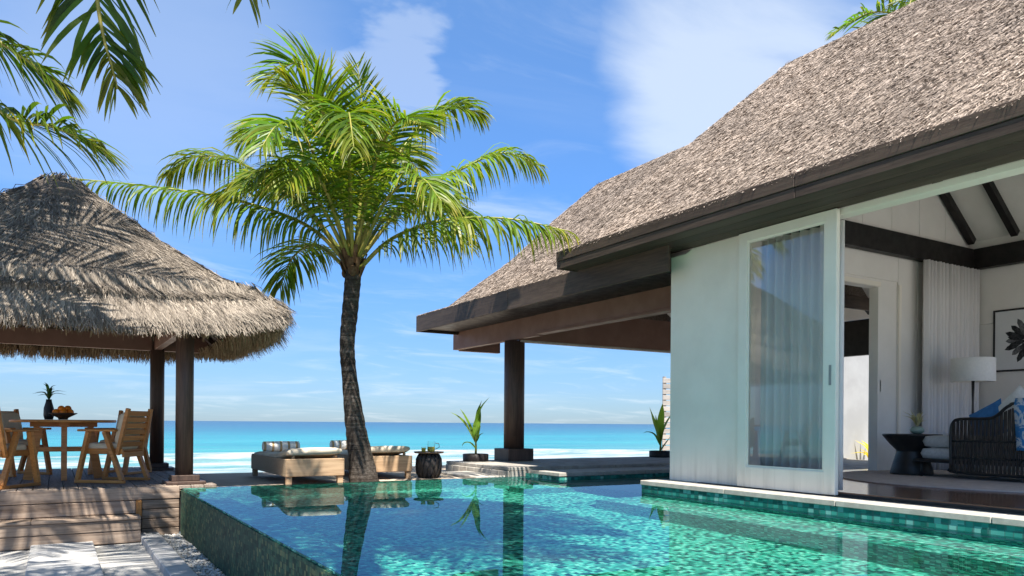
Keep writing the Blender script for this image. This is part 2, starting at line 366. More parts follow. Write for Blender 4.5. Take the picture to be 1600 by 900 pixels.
def water():
    m, nt, out = mat('pool_water'); g = NT(nt)
    v = g.coord('Pos', (1, 1, 1)); nb = g.bump(g.noise(v, 2.2, 3, .5), .009, .02)
    rf = g.n('ShaderNodeBsdfRefraction'); rf.inputs['Color'].default_value = (.70, .95, .91, 1); rf.inputs['Roughness'].default_value = 0; rf.inputs['IOR'].default_value = 1.333
    gl = g.n('ShaderNodeBsdfGlossy'); gl.inputs['Color'].default_value = (.66, .84, 1.0, 1); gl.inputs['Roughness'].default_value = 0
    fr = g.n('ShaderNodeFresnel'); fr.inputs[0].default_value = 1.333; mx = g.n('ShaderNodeMixShader')
    for q in (rf, gl, fr): g.l(nb, q.inputs['Normal'])
    g.l(g.math('MULTIPLY', fr.outputs[0], .62), mx.inputs[0]); g.l(rf.outputs[0], mx.inputs[1]); g.l(gl.outputs[0], mx.inputs[2]); g.l(mx.outputs[0], out.inputs[0]); return m
M['water'] = water()
def sea():
    m, nt, out = mat('sea_water'); g = NT(nt); pos = g.coord('Pos', (1, 1, 1)); sp = g.n('ShaderNodeSeparateXYZ'); g.l(pos, sp.inputs[0])
    y = g.math('ADD', sp.outputs[1], g.math('MULTIPLY', g.math('SUBTRACT', g.noise(g.coord('Pos', (.03, .08, 1)), 1.0, 4, .6), .5), 22))
    f = g.math('DIVIDE', 50.0, g.math('MAXIMUM', y, 20.0))
    c = g.ramp(f, [(0, (.0012, .036, .075)), (.10, (.0015, .056, .100)), (.26, (.0025, .100, .138)), (.45, (.008, .185, .205)), (.66, (.018, .195, .205)), (.86, (.04, .215, .215)), (1, (.085, .235, .225))])
    streak = g.noise(g.coord('Pos', (.02, .16, 1)), 1.0, 5, .65)
    c = g.mixc(1.0, c, g.ramp(streak, [(.32, (.66, .78, .84)), (.68, (1.45, 1.25, 1.15))]), 'MULTIPLY')
    # surf: lines of foam, wholly broken near the beach
    fn = g.noise(g.coord('Pos', (.10, .42, 1)), 1.0, 8, .68, .5); fb = g.noise(g.coord('Pos', (.03, .05, 1)), 1.0, 3, .5)
    yy = g.math('ADD', sp.outputs[1], g.math('MULTIPLY', g.math('SUBTRACT', fb, .5), 14))
    near = g.maprange(yy, 57, 46, 0, 1); foam = g.maprange(g.math('ADD', fn, g.math('MULTIPLY', near, .25)), .63, .77)
    caps = g.math('MULTIPLY', g.maprange(g.noise(g.coord('Pos', (.06, .9, 1)), 1.0, 6, .7), .70, .76), g.maprange(sp.outputs[1], 110, 60, 0, .35))
    foam = g.math('MAXIMUM', foam, caps); c = g.mixc(foam, c, g.ramp(g.noise(g.coord('Pos', (.25, .9, 1)), 1.0, 7, .7), [(.32, (.045, .15, .175)), (.60, (.34, .36, .365))]))
    bp = g.bump(g.math('ADD', g.noise(g.coord('Pos', (.35, 1.1, 1)), 1.0, 6, .6), g.math('MULTIPLY', foam, .5)), .5, .35)
    rr = g.maprange(foam, 0, 1, .22, .9); g.l(g.bsdf(c, rr, .22, bp), out.inputs[0]); return m
M['sea'] = sea()
def sand(name, a, b, wet=False):
    m, nt, out = mat(name); g = NT(nt); v = g.coord('Pos', (1, 1, 1)); f = g.noise(v, 1.3, 6, .62); f2 = g.noise(v, 60, 4, .7); f3 = g.noise(v, 7, 5, .6)
    c = g.mixc(g.maprange(f, .35, .66), b, a); c = g.mixc(g.maprange(f2, .5, .75, 0, .3), c, tuple(x * .6 for x in b))
    if wet:
        sp = g.n('ShaderNodeSeparateXYZ'); g.l(v, sp.inputs[0]); c = g.mixc(g.maprange(sp.outputs[2], -.9, -1.45, 0, .8), c, (.36, .30, .23))
    h = g.math('ADD', g.math('MULTIPLY', f3, .8), g.math('MULTIPLY', f2, .25)); g.l(g.bsdf(c, .9, .15, g.bump(h, .6, .03)), out.inputs[0]); return m
M['sand'] = sand('beach_sand', (.50, .41, .315), (.40, .325, .245), True)
M['sand_low'] = sand('coral_sand', (.47, .45, .42), (.36, .345, .32))
def glass(name, tint=(.93, .95, .94), f0=1.5):
    m, nt, out = mat(name); g = NT(nt); t = g.n('ShaderNodeBsdfTransparent'); t.inputs[0].default_value = (*tint, 1)
    gl = g.n('ShaderNodeBsdfGlossy'); gl.inputs['Roughness'].default_value = .0; fr = g.n('ShaderNodeFresnel'); fr.inputs[0].default_value = f0
    mx = g.n('ShaderNodeMixShader'); g.l(g.math('MULTIPLY', fr.outputs[0], .4, True), mx.inputs[0]); g.l(t.outputs[0], mx.inputs[1]); g.l(gl.outputs[0], mx.inputs[2]); g.l(mx.outputs[0], out.inputs[0]); return m
M['glass'] = glass('window_glass'); M['glassware'] = glass('drinking_glass', (.95, .97, .95), 1.35)
def curtain_m():
    m, nt, out = mat('curtain_cloth'); g = NT(nt); v = g.coord('Object', (1, 1, .05), True); f = g.noise(v, 14, 4)
    c = g.mixc(g.maprange(f, .35, .65), (.78, .75, .735), (.85, .82, .80)); d = g.bsdf(c, .9, .1); t = g.n('ShaderNodeBsdfTranslucent'); t.inputs[0].default_value = (.55, .53, .53, 1)
    mx = g.n('ShaderNodeMixShader'); mx.inputs[0].default_value = .15; g.l(d, mx.inputs[1]); g.l(t.outputs[0], mx.inputs[2]); g.l(mx.outputs[0], out.inputs[0]); return m
M['curtain'] = curtain_m()
def striped():
    m, nt, out = mat('striped_bolster'); g = NT(nt); v = g.coord('Object'); sp = g.n('ShaderNodeSeparateXYZ'); g.l(v, sp.inputs[0])
    w = g.math('FRACT', g.math('MULTIPLY', sp.outputs[0], 9.0)); c = g.mixc(g.maprange(w, .70, .74), (.93, .89, .81), (.58, .38, .19))
    g.l(g.bsdf(c, .9, .1, g.bump(g.noise(v, 160, 3), .2, .002)), out.inputs[0]); return m
M['striped'] = striped()
def blueprint(name, a, b):
    m, nt, out = mat(name); g = NT(nt); v = g.coord('Object'); f = g.noise(v, 9, 5, .65, .8); c = g.mixc(g.maprange(f, .47, .53), a, b)
    g.l(g.bsdf(c, .9, .1, g.bump(g.noise(v, 140, 3), .2, .002)), out.inputs[0]); return m
M['blue'] = simple('blue_fabric', (.07, .23, .50), (.05, .17, .40), .9, .1, 16, (1, 1, 1), .3, .002, 150)
M['throw'] = blueprint('blue_white_print', (.05, .22, .50), (.55, .62, .68))

# ------------------------------------------------------------------ thatch straw and palm builders
def straw(name, quads, dens, L, W, lift, ang, m, parent, tint=(.5, .24), hang=0.0):
    """short bent straws laid down the slope of each (bottom-left, bottom-right, top-right, top-left) quad"""
    Vs, Cs = [], []
    for q in quads:
        bl, br, tr, tl = [np.array(p, float) for p in q]
        area = (np.linalg.norm(np.cross(br - bl, tl - bl)) + np.linalg.norm(np.cross(tr - tl, tr - br))) / 2
        n = int(area * dens)
        if n < 1: continue
        u, v = RNG.random(n), RNG.random(n)
        wb, wt = np.linalg.norm(br - bl), np.linalg.norm(tr - tl)
        v = np.where(RNG.random(n) * max(wb, wt) < wb + (wt - wb) * v, v, 1 - v)
        u, v = u[:, None], v[:, None]
        p = (bl * (1 - u) + br * u) * (1 - v) + (tl * (1 - u) + tr * u) * v
        dn = (bl * (1 - u) + br * u) - (tl * (1 - u) + tr * u); dn /= np.linalg.norm(dn, axis=1)[:, None] + 1e-9
        nr = np.cross(br - bl, tl - bl) + np.cross(tr - br, tr - tl) * 0; 
        if np.linalg.norm(nr) < 1e-6: nr = np.cross(br - bl, tr - br)
        nr = nr / np.linalg.norm(nr)
        if nr[2] < 0: nr = -nr
        sd = np.cross(dn, nr); sd /= np.linalg.norm(sd, axis=1)[:, None]
        a = RNG.normal(0, ang, n)[:, None]; d = dn * np.cos(a) + sd * np.sin(a); s2 = np.cross(d, nr)
        Ln = (L * RNG.uniform(.55, 1.35, n))[:, None]; Wn = (W * RNG.uniform(.6, 1.5, n))[:, None]
        lf = (lift * RNG.uniform(.1, 1.3, n))[:, None]; tw = RNG.normal(0, .5, n)[:, None]
        wv = s2 * np.cos(tw) + nr * np.sin(tw)
        bend = RNG.normal(0, .12, n)[:, None] * Ln
        p0 = p - d * Ln * .5 + nr * .004; p1 = p + nr * (.004 + lf * .75) + s2 * bend; p2 = p + d * Ln * .5 + nr * (.004 + lf)
        p2[:, 2] -= hang * Ln[:, 0]
        V = np.stack([p0 - wv * Wn * .35, p0 + wv * Wn * .35, p1 - wv * Wn * .5, p1 + wv * Wn * .5, p2 - wv * Wn * .22, p2 + wv * Wn * .22], 1)
        Vs.append(V.reshape(-1, 3)); t = np.clip(RNG.normal(tint[0], tint[1], n), 0, 1)
        Cs.append(np.repeat(t, 6))
    V = np.concatenate(Vs); t = np.concatenate(Cs); n = len(V) // 6
    b = (np.arange(n) * 6)[:, None]; F = np.concatenate([b + np.array([0, 1, 3, 2]), b + np.array([2, 3, 5, 4])])
    col = np.stack([t, t, t, np.ones_like(t)], 1)
    return tag(quads_np(name, V, F, m, parent, col), kind='stuff')
def fringe(name, pts, outs, per_m, L, W, m, parent, spread=.25, thick=.1, up=.0, tint=(.55, .24)):
    """straw hanging from an eave line pts[i]->pts[i+1] with outward directions outs[i]"""
    Vs, Cs = [], []
    for i in range(len(pts) - 1):
        a, b = np.array(pts[i], float), np.array(pts[i + 1], float); o = np.array(outs[i], float); ln = np.linalg.norm(b - a); n = int(ln * per_m)
        if n < 1: continue
        u = RNG.random(n)[:, None]; p = a * (1 - u) + b * u; k = RNG.random(n)[:, None]
        p = p - o * thick * k + np.array([0, 0, 1.]) * (up * RNG.random(n)[:, None])
        t = (b - a) / ln; clump = np.sin(u * ln * 23) * .12 + np.sin(u * ln * 61 + 1) * .08
        d = np.array([0, 0, -1.]) + o * (RNG.uniform(.05, .55, n)[:, None]) + t * (RNG.normal(0, spread, n)[:, None] + clump); d /= np.linalg.norm(d, axis=1)[:, None]
        Ln = (L * RNG.uniform(.45, 1.15, n))[:, None] * (1 + clump); Wn = (W * RNG.uniform(.6, 1.5, n))[:, None]
        tw = RNG.uniform(0, 6.28, n)[:, None]; wv = t * np.cos(tw) + o * np.sin(tw)
        p1 = p + d * Ln * .5 + o * .015; p2 = p + d * Ln + np.array([0, 0, -1.]) * Ln * .12
        Vs.append(np.stack([p - wv * Wn * .5, p + wv * Wn * .5, p1 - wv * Wn * .5, p1 + wv * Wn * .5, p2 - wv * Wn * .2, p2 + wv * Wn * .2], 1).reshape(-1, 3))
        Cs.append(np.repeat(np.clip(RNG.normal(tint[0], tint[1], n), 0, 1), 6))
    V = np.concatenate(Vs); t = np.concatenate(Cs); n = len(V) // 6; b = (np.arange(n) * 6)[:, None]
    F = np.concatenate([b + np.array([0, 1, 3, 2]), b + np.array([2, 3, 5, 4])])
    return tag(quads_np(name, V, F, m, parent, np.stack([t, t, t, np.ones_like(t)], 1)), kind='stuff')

def spline(pts, n):
    P = [Vector(p) for p in pts]; P = [P[0] * 2 - P[1]] + P + [P[-1] * 2 - P[-2]]; out = []
    segs = len(P) - 3
    for i in range(n):
        s = i / (n - 1) * segs; k = min(int(s), segs - 1); t = s - k; a, b, c, d = P[k:k + 4]
        out.append(.5 * ((2 * b) + (c - a) * t + (2 * a - 5 * b + 4 * c - d) * t * t + (3 * b - a - 3 * c + d) * t ** 3))
    return out
def frond(parent, pts, leaf=.62, droop=.9, n=58, width=.046, m='leaf', fold=.25, dry=.12, shade=1.0, start=.16, rough=1.0):
    """pinnate leaf: a tapering rachis along pts and leaflets down both sides"""
    N = 40; P = spline(pts, N); T = [(P[min(i + 1, N - 1)] - P[max(i - 1, 0)]).normalized() for i in range(N)]
    mb = MB(); mb.tube(P, [.030 * (1 - .88 * (i / (N - 1)) ** .8) + .002 for i in range(N)], 6)
    fr = mb.obj('frond', M['rachis'], parent)
    hor = Vector((pts[-1][0] - pts[0][0], pts[-1][1] - pts[0][1], 0)); hor = hor.normalized() if hor.length > .05 else Vector((1, 0, 0))
    side0 = hor.cross(Vector((0, 0, 1)))
    V, C, F = [], [], []
    base_t = random.uniform(.75, 1.2) * shade; yel = random.uniform(-.12, .22)  # shade below one paints shadow into the leaf colour
    for i in range(n):
        s = start + (1 - start) * (i + .5) / n
        for sd in (-1, 1):
            if random.random() < .05 * rough: continue
            ss = min(.999, max(0, s + random.uniform(-.5, .5) / n)); k = ss * (N - 1); k0 = int(k); p = P[k0].lerp(P[min(k0 + 1, N - 1)], k - k0); t = T[k0]
            S = side0 - t * side0.dot(t); S.normalize(); up = S.cross(t) if S.cross(t).z > 0 else t.cross(S)
            a = R(20 + 42 * s ** 1.6) + random.gauss(0, .09) * rough
            d = (S * sd * math.cos(a) + t * math.sin(a) + up * (fold + random.gauss(0, .14) * rough)).normalized()
            prof = (min(1, (s - start) / .22) * .55 + .45) * (1 - .62 * max(0, (s - .55) / .45) ** 1.6)
            L = leaf * prof * random.uniform(.82, 1.1); w = width * random.uniform(.75, 1.15) * (.55 + .45 * prof)
            if random.random() < .03 * rough: L *= random.uniform(.4, .7)
            dr = droop * random.uniform(.65, 1.35); q = p.copy(); wv = (t - d * t.dot(d)); wv.normalize(); tw = random.gauss(0, .55)
            wv = (wv * math.cos(tw) + d.cross(wv) * math.sin(tw)).normalized(); o = len(V); segs = 5
            tv = base_t * random.uniform(.62, 1.3); tr, tg, tb = tv * (1 + yel * .8 + random.gauss(0, .10)), tv, tv * (1 - yel * .5)
            dead = random.random() < dry
            for j in range(segs + 1):
                x = j / segs; ww = w * (.45 + 1.1 * x if x < .5 else 1.0) * (1 - max(0, (x - .45) / .55) ** 1.5 * .93)
                V += [tuple(q - wv * ww * .5), tuple(q + wv * ww * .5)]
                al = min(1, (max(0, x - .72) / .28 * .55 + (s > .9) * .25) * random.uniform(.6, 1.2) + (.75 * x if dead else 0)); C += [(tr, tg, tb, al)] * 2
                dd = (d * (1 - dr * .30 * x) + Vector((0, 0, -1)) * dr * (x ** 1.15)).normalized(); q = q + dd * (L / segs)
            F += [(o + 2 * j, o + 2 * j + 1, o + 2 * j + 3, o + 2 * j + 2) for j in range(segs)]
    lo = quads_np('leaflets', np.array(V), np.array(F), M[m], fr, np.array(C)); tag(lo, kind='stuff'); return fr
def local(c, q):      # right, away, up metres about a crown -> world
    return Vector(c) + RT * q[0] + FW * q[1] + Vector((0, 0, q[2]))
def palm_trunk(parent, pts, rad, m='trunk'):
    n = 64; P = spline(pts, n); rr = []
    for i in range(n):
        s = i / (n - 1) * (len(rad) - 1); k = min(int(s), len(rad) - 2); r = rad[k] + (rad[k + 1] - rad[k]) * (s - k); rr.append(r * (1 + .035 * math.sin(i * 2.1) + random.uniform(-.02, .02)))
    return MB().tube(P, rr, 18).obj('trunk', M[m], parent)
def arch(az, ln, rise, drop, wob=0.0):       # generic frond path about a crown: heading, length, rise, tip drop
    h = Vector((math.sin(az), math.cos(az), 0)); sd = Vector((math.cos(az), -math.sin(az), 0)); out = []
    for x in (0, .2, .42, .65, .85, 1.0):
        out.append(h * (ln * x * (1 - .10 * x)) + sd * (wob * x * x) + Vector((0, 0, rise * (1 - (1 - x) ** 2) * 1.0 - (drop + rise) * x ** 2.6)))
    return out
def palm(name, label, base, crown, rad, n, ln, seed, group=None, m='leaf', leaf=.62, skip=None, tilt=1.0, width=.046, cull=None, nleaf=46, via=None):
    random.seed(seed); t = thing(name, label, 'palm tree', base, 0, group); b = Vector(base); c = Vector(crown)
    mid = b.lerp(c, .5) + Vector((random.uniform(-.15, .15), random.uniform(-.15, .15), -.1))
    o = palm_trunk(t, [(0, 0, 0)] + ([Vector(q) - b for q in via] if via else [mid - b]) + [c - b], rad)
    for i in range(n):
        az = 2.399 * i + random.uniform(-.2, .2); e = i / n; rise = (1.9 * (1 - e) + .15) * tilt * ln / 3; drop = (.2 + 1.35 * e) * ln / 3
        path = [c - b + p for p in arch(az, ln * (.55 + .45 * min(1, e * 2.2)) * random.uniform(.88, 1.08), rise, drop, random.uniform(-.4, .4))]
        if cull and cull([p + b for p in path]): continue
        frond(t, path, leaf, .45 + .75 * e, nleaf, width, m, .3 - .2 * e, .06 + .12 * e)
    return t

# ------------------------------------------------------------------ ground, sea, beach
def sheet(name, xs, ys, zf, m, kind='structure'):
    V = [(x, y, zf(x, y)) for y in ys for x in xs]; nx = len(xs)
    F = [(j * nx + i, j * nx + i + 1, (j + 1) * nx + i + 1, (j + 1) * nx + i) for j in range(len(ys) - 1) for i in range(nx - 1)]
    return tag(MB().add(V, F, True).obj(name, M[m]), kind=kind)
def lin(a, b, n): return [a + (b - a) * i / (n - 1) for i in range(n)]
def beach_z(x, y):
    if y < 12.4: return -.03 + .012 * math.sin(x * 2.1 + y) * min(1, max(0, (y - 9.6)))
    u = y - 12.4; return -.03 - .0705 * u - .025 * min(u, 1.5) + .02 * math.sin(x * .9 + y * .7) * (u < 14)
sheet('beach', lin(-60, -4, 20) + lin(-3.5, 12, 60) + lin(13, 90, 24), [9.30] + lin(9.4, 16, 34) + lin(17, 44, 26), beach_z, 'sand')
def sea_z(x, y):
    s = 0
    if y < 120:
        ph = y + 2.5 * math.sin(x * .045) + 1.2 * math.sin(x * .13 + 1); e = math.exp(-((ph - 50) / 1.6) ** 2)
        s = .42 * e * (.75 + .25 * math.sin(x * .09)) + .22 * math.exp(-((ph - 60.5) / 2.0) ** 2) + .05 * math.sin(ph * .6) + .03 * math.sin(x * .5 + y)
    return -1.5 + s
sheet('sea', [-9000, -3000, -900, -300, -120] + lin(-60, 130, 120) + [200, 400, 900, 3000, 9000], lin(30, 80, 130) + [85, 92, 100, 120, 160, 240, 400, 800, 1600, 4000, 12000], sea_z, 'sea')
sheet('sand_path', [-60, -20, -8] + lin(-4, 1.24, 40), [-60, -20, -6] + lin(-2, 9.36, 60), lambda x, y: -.555 + .012 * math.sin(x * 3.3 + 1) * math.sin(y * 2.7), 'sand_low')
sheet('lawn_sand', [1.20, 5.62], [-60, -20, -3.98], lambda x, y: -.05, 'sand_low')
sheet('garden_ground', [5.6, 13.2, 20, 90], [-60, -8, 5.9, 9.36], lambda x, y: -.12, 'sand_low')

# paving slabs and edging on the sand path
k = 0
for i, (y0, y1) in enumerate(((8.52, 9.16), (7.62, 8.47), (6.74, 7.58), (5.85, 6.70), (4.96, 5.81), (4.06, 4.92))):
    words = ('nearest the deck step', 'second from the deck step', 'third from the deck step', 'fourth from the deck step', 'fifth from the deck step', 'sixth from the deck step')[i]
    s_ = MB().box(-.20, .35, y0, y1, -.60, -.505 + .004 * (i % 3), .008).obj('paving_slab', M['slab']); tag(s_, 'pale stone paving slab on the sand path, ' + words, 'paving slab', 'paving slabs on the sand path')
for i, (y0, y1) in enumerate(((8.0, 9.28), (6.7, 7.99), (5.4, 6.69), (4.1, 5.39), (2.8, 4.09))):
    words = ('touching the timber deck', 'second from the deck', 'third from the deck', 'fourth from the deck', 'fifth from the deck')[i]
    s_ = MB().box(.80, .995, y0, y1, -.62, -.475 - .004 * (i % 2), .010).obj('curb_stone', M['curb']); tag(s_, 'long grey curb stone beside the pebble strip, ' + words, 'curb', 'curb stones along the pebbles')
def pebbles():
    proto = []
    for q in range(6):
        random.seed(q); proto.append((np.array(MB().blob((0, 0, 0), 1, .8, .55, 7, 4, 2.2, .22).v), MB().blob((0, 0, 0), 1, .8, .55, 7, 4, 2.2).f))
    Vs, Fs, o = [], [], 0; n = 3600
    for i in range(n):
        v, f = proto[i % 6]; y = RNG.uniform(2.6, 9.27); x = RNG.uniform(1.0, 1.215); s = RNG.uniform(.008, .022) * (1.5 if RNG.random() < .06 else 1); a = RNG.uniform(0, 6.28)
        p = v * s; p = np.stack([p[:, 0] * math.cos(a) - p[:, 1] * math.sin(a), p[:, 0] * math.sin(a) + p[:, 1] * math.cos(a), p[:, 2]], 1) + np.array([x, y, -.535 + RNG.uniform(0, .022)])
        Vs.append(p); Fs.append(np.array(f) + o); o += len(v)
    return tag(quads_np('pebbles', np.concatenate(Vs), np.concatenate(Fs), M['pebble'], None, None, True), 'white coral pebbles between the curb and the green pool wall', 'pebbles', kind='stuff')
pebbles()

# ------------------------------------------------------------------ swimming pool
PX0, PY1, PXK = 1.22, 9.25, 5.67
pool = thing('swimming_pool', 'green mosaic infinity pool with its water brim full beside the villa', 'pool', (1.22, 9.25, 0))
def pp(mb, name, m):
    o = mb.xf(Matrix.Translation((-1.22, -9.25, 0))).obj(name, M[m], pool); return o
DEPTH = -1.15
fl = pp(MB().add([(1.30, -4, DEPTH), (8.3, -4, DEPTH), (8.3, 9.2, DEPTH), (1.30, 9.2, DEPTH)], [(0, 1, 2, 3)]), 'floor', 'pool_floor')
rt = pp(MB().box(1.236, 1.4695, -4, 9.235, -.030, -.012), 'rim_top', 'pool_floor'); rt.cycles.is_caustics_receiver = True
w1 = pp(MB().box(1.22, 1.47, -4, 9.25, -.8, -.022).box(1.47, 4.9, 9.14, 9.25, -1.3, -.012), 'rim_wall', 'pool_wall')
w2 = pp(MB().box(1.4705, 1.49, -4, 9.13, -1.3, -.014).box(1.49, 5.79, 9.115, 9.139, -1.3, -.016).box(5.80, 8.3, 8.40, 8.45, -1.3, -.19).box(5.80, 5.84, 8.45, 9.3, -1.3, -.19)
        .box(PXK, 5.72, -4, 6.58, -1.3, -.19).box(5.72, 8.3, 6.53, 6.58, -1.3, -.19).box(8.2, 8.3, 6.581, 8.399, -1.3, -.19), 'inner_wall', 'pool_floor')
bn = pp(MB().box(5.665, 5.74, -4, 6.585, -.19, .075).box(5.74, 8.3, 6.50, 6.585, -.19, .075).box(8.195, 8.3, 6.586, 8.394, -.19, .045).box(5.795, 8.3, 8.395, 8.46, -.19, .045).box(5.795, 5.86, 8.46, 9.3, -.19, .045).box(4.9, 5.795, 9.20, 9.3, -.6, -.004), 'waterline_band', 'pool_band')
st = pp(MB().box(4.95, 5.66, -4, 6.50, DEPTH, -.42, .01).box(5.0, 8.19, 7.95, 8.39, DEPTH, -.55, .01), 'submerged_bench', 'pool_floor')
y = 6.60; i = 0
while y > -3.2:           # coping stones in front of the villa doors
    ln = 1.25; pp(MB().box(5.655, 6.02, y - ln + .004, y, .075, .128, .006), 'coping_stone', 'coping'); y -= ln
for x in lin(6.2, 7.3, 2): pp(MB().box(x + .004, x + 1.095, 6.505, 6.60, .075, .127, .006), 'coping_stone', 'coping')
for x in lin(5.785, 7.29, 3): pp(MB().box(x, x + .745, 8.385, 8.90, .045, .10, .008), 'coping_stone', 'coping')
wt = MB().add([(1.222, -4, 0), (5.70, -4, 0), (5.70, 6.54, 0), (8.22, 6.54, 0), (8.22, 8.42, 0), (5.82, 8.42, 0), (5.82, 9.248, 0), (1.222, 9.248, 0)], [(0, 1, 2, 7), (2, 3, 4, 5), (2, 5, 6, 7)], True).obj('pool_water', M['water'])
tag(wt, kind='structure'); wt.cycles.is_caustics_caster = True
for o in (fl, w1, w2, bn, st): o.cycles.is_caustics_receiver = True

# ------------------------------------------------------------------ terrace
ter = thing('terrace', 'raised grey stone terrace under the villa roof beside the pool', 'terrace', (5.53, 9.3, 0))
def tp(mb, name, m): return mb.xf(Matrix.Translation((-5.53, -9.3, 0))).obj(name, M[m], ter)
tp(MB().box(5.545, 13.2, 9.262, 11.28, -.6, .080).box(5.88, 8.32, 8.905, 9.262, -.4, .086).box(8.325, 13.2, 6.16, 9.261, -.4, .110), 'base', 'terrace')
for yy, y1 in ((9.27, 10.25), (10.255, 11.3)):
    for x in lin(5.53, 12.25, 8): tp(MB().box(x, x + .955, yy, y1, .080, .13, .006), 'paving_stone', 'terrace')
yy = 9.28
for q in range(8):        # facing stones along the side
    tp(MB().box(5.505, 5.5449, yy, yy + .243, -.1, .078, .008), 'facing_stone', 'terrace'); yy += .25
pl = tp(MB().box(5.02, 5.50, 9.32, 10.5, -.1, .012, .01), 'step', 'coping')

# ------------------------------------------------------------------ villa
def part(mb, name, m, th, parent=None):
    l = th.location; return mb.xf(Matrix.Translation((-l[0], -l[1], -l[2]))).obj(name, M[m] if isinstance(m, str) else m, parent or th)
villa = thing('villa', 'white villa with steep grey thatched roof, dark fascia and open sliding doors by the pool', 'house', (6.0, 2.0, 0))
FZ = .165
part(MB().box(6.02, 11.26, .6, 6.0, -.2, FZ - .02), 'floor_base', 'void', villa)
for i, x in enumerate(lin(6.03, 11.08, 31)): part(MB().box(x, x + .1655, 2.6, 6.0, FZ - .02, FZ, .002), 'floor_board', 'floor', villa)
for x in lin(6.03, 10.36, 6):
    for y in (.6, 1.1, 1.6, 2.1): part(MB().box(x, x + .862, y, y + .496, FZ - .02, FZ, .002), 'bounce_floor_tile', 'slab', villa)  # unseen pale tiles, added to bounce sunlight into the room
part(MB().box(6.02, 11.6, 6.001, 6.50, -.2, FZ - .004), 'threshold_floor', 'floor', villa)
part(MB().box(6.0, 6.028, .6, 5.44, .129, .152).box(5.945, 5.999, .6, 6.0, .1285, .136), 'door_track', 'void', villa)
part(MB().box(6.0, 6.20, 5.44, 6.50, .1275, 2.70, .006), 'wall', 'wall_paint', villa)
part(MB().box(6.0, 6.16, .45, .62, .1275, 2.70, .004), 'corner_post', 'white', villa)
part(MB().box(6.005, 6.16, .621, 5.439, 2.645, 2.70, .003), 'door_header', 'white', villa)
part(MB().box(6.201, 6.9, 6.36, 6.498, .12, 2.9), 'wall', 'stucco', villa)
# far wall (faces the room) with its doorway, gable above, back wall and near end wall
fw = part(MB().box(6.20, 7.5, 6.022, 6.15, .12, 3.1).box(9.15, 11.4, 6.022, 6.15, .12, 3.1).box(7.5, 9.15, 6.022, 6.15, 2.56, 3.1)
          .add([(6.2, 6.022, 3.1), (11.4, 6.022, 3.1), (11.4, 6.022, 3.4), (9, 6.022, 5.35), (6.2, 6.022, 3.1)], [(0, 1, 2, 3)]), 'far_wall', 'panel', villa)
for (x0, x1, z0, z1) in ((6.25, 7.42, FZ, 2.98), (9.55, 9.98, FZ, 2.98), (9.99, 11.22, FZ, 2.2), (9.99, 11.22, 2.208, 2.98), (7.43, 9.54, 2.66, 2.98)):
    part(MB().box(x0, x1, 6.0, 6.0215, z0, z1, .004), 'wall_panel', 'panel', villa)
for i, x in enumerate(lin(6.3, 10.64, 8)):
    x1 = x + .612; h0 = lambda q: 3.38 + .80 * (11.26 - q) if q > 9 else 3.38 + .80 * (q - 6.74)
    a, b = h0(x), h0(x1); 
    if a < 3.4 or b < 3.4: a = max(a, 3.30); b = max(b, 3.30)
    part(MB().add([(x, 6.0, 3.28), (x1, 6.0, 3.28), (x1, 6.0, b), (x, 6.0, a), (x, 6.021, 3.28), (x1, 6.021, 3.28), (x1, 6.021, b), (x, 6.021, a)],
                  [(0, 1, 2, 3), (5, 4, 7, 6), (1, 5, 6, 2), (4, 0, 3, 7), (3, 2, 6, 7)]), 'wall_panel', 'panel', villa)
part(MB().box(11.283, 11.42, 3.02, 6.15, .12, 3.5).box(11.283, 11.42, .6, 3.02, 2.85, 3.5).box(11.283, 11.42, .45, .6, .12, 3.5), 'back_wall', 'panel', villa)  # unseen bays left open, added to let daylight into the room
for i in range(3):
    y1 = 5.99 - i * .99
    for z0, z1 in ((FZ, 2.2), (2.208, 2.98)): part(MB().box(11.26, 11.2825, y1 - .982, y1, z0, z1, .004), 'wall_panel', 'panel', villa)
    part(MB().box(11.26, 11.2825, y1 - .982, y1, 3.28, 3.46, .004), 'wall_panel', 'panel', villa)
part(MB().box(6.16, 11.26, .46, .6, 2.75, 3.3).add([(6.5, .53, 3.3), (11.5, .53, 3.3), (9, .53, 5.15)], [(0, 1, 2)]), 'end_wall', 'panel', villa)  # unseen end opened below so sun reaches the floor and brightens the room
part(MB().box(6.201, 11.26, 5.88, 5.999, 2.985, 3.275, .006), 'tie_beam', 'beam_black', villa)
part(MB().box(11.14, 11.259, .6, 5.879, 2.987, 3.273, .006), 'tie_beam', 'beam_black', villa)
part(MB().box(6.161, 6.28, .6, 5.879, 2.987, 3.273, .006), 'tie_beam', 'beam_black', villa)
def ceil_z(x): return 3.40 + .80 * (11.26 - x) if x >= 9 else 3.40 + .80 * (x - 6.74)
cg = part(MB().add([(x, y, ceil_z(x) + dz) for dz in (0, .05) for y in (.5, 6.02) for x in (6.0, 9.0, 11.5)],
                   [(0, 3, 4, 1), (1, 4, 5, 2), (6, 7, 10, 9), (7, 8, 11, 10), (0, 6, 9, 3), (2, 5, 11, 8)]), 'ceiling', 'ceiling', villa)
for i in range(10):
    y = 5.93 - i * .57
    for xa in (11.2, 6.25): part(MB().bar((xa, y, ceil_z(xa) - .055), (9, y, ceil_z(9) - .055), .085, .11), 'rafter', 'beam_black', villa)
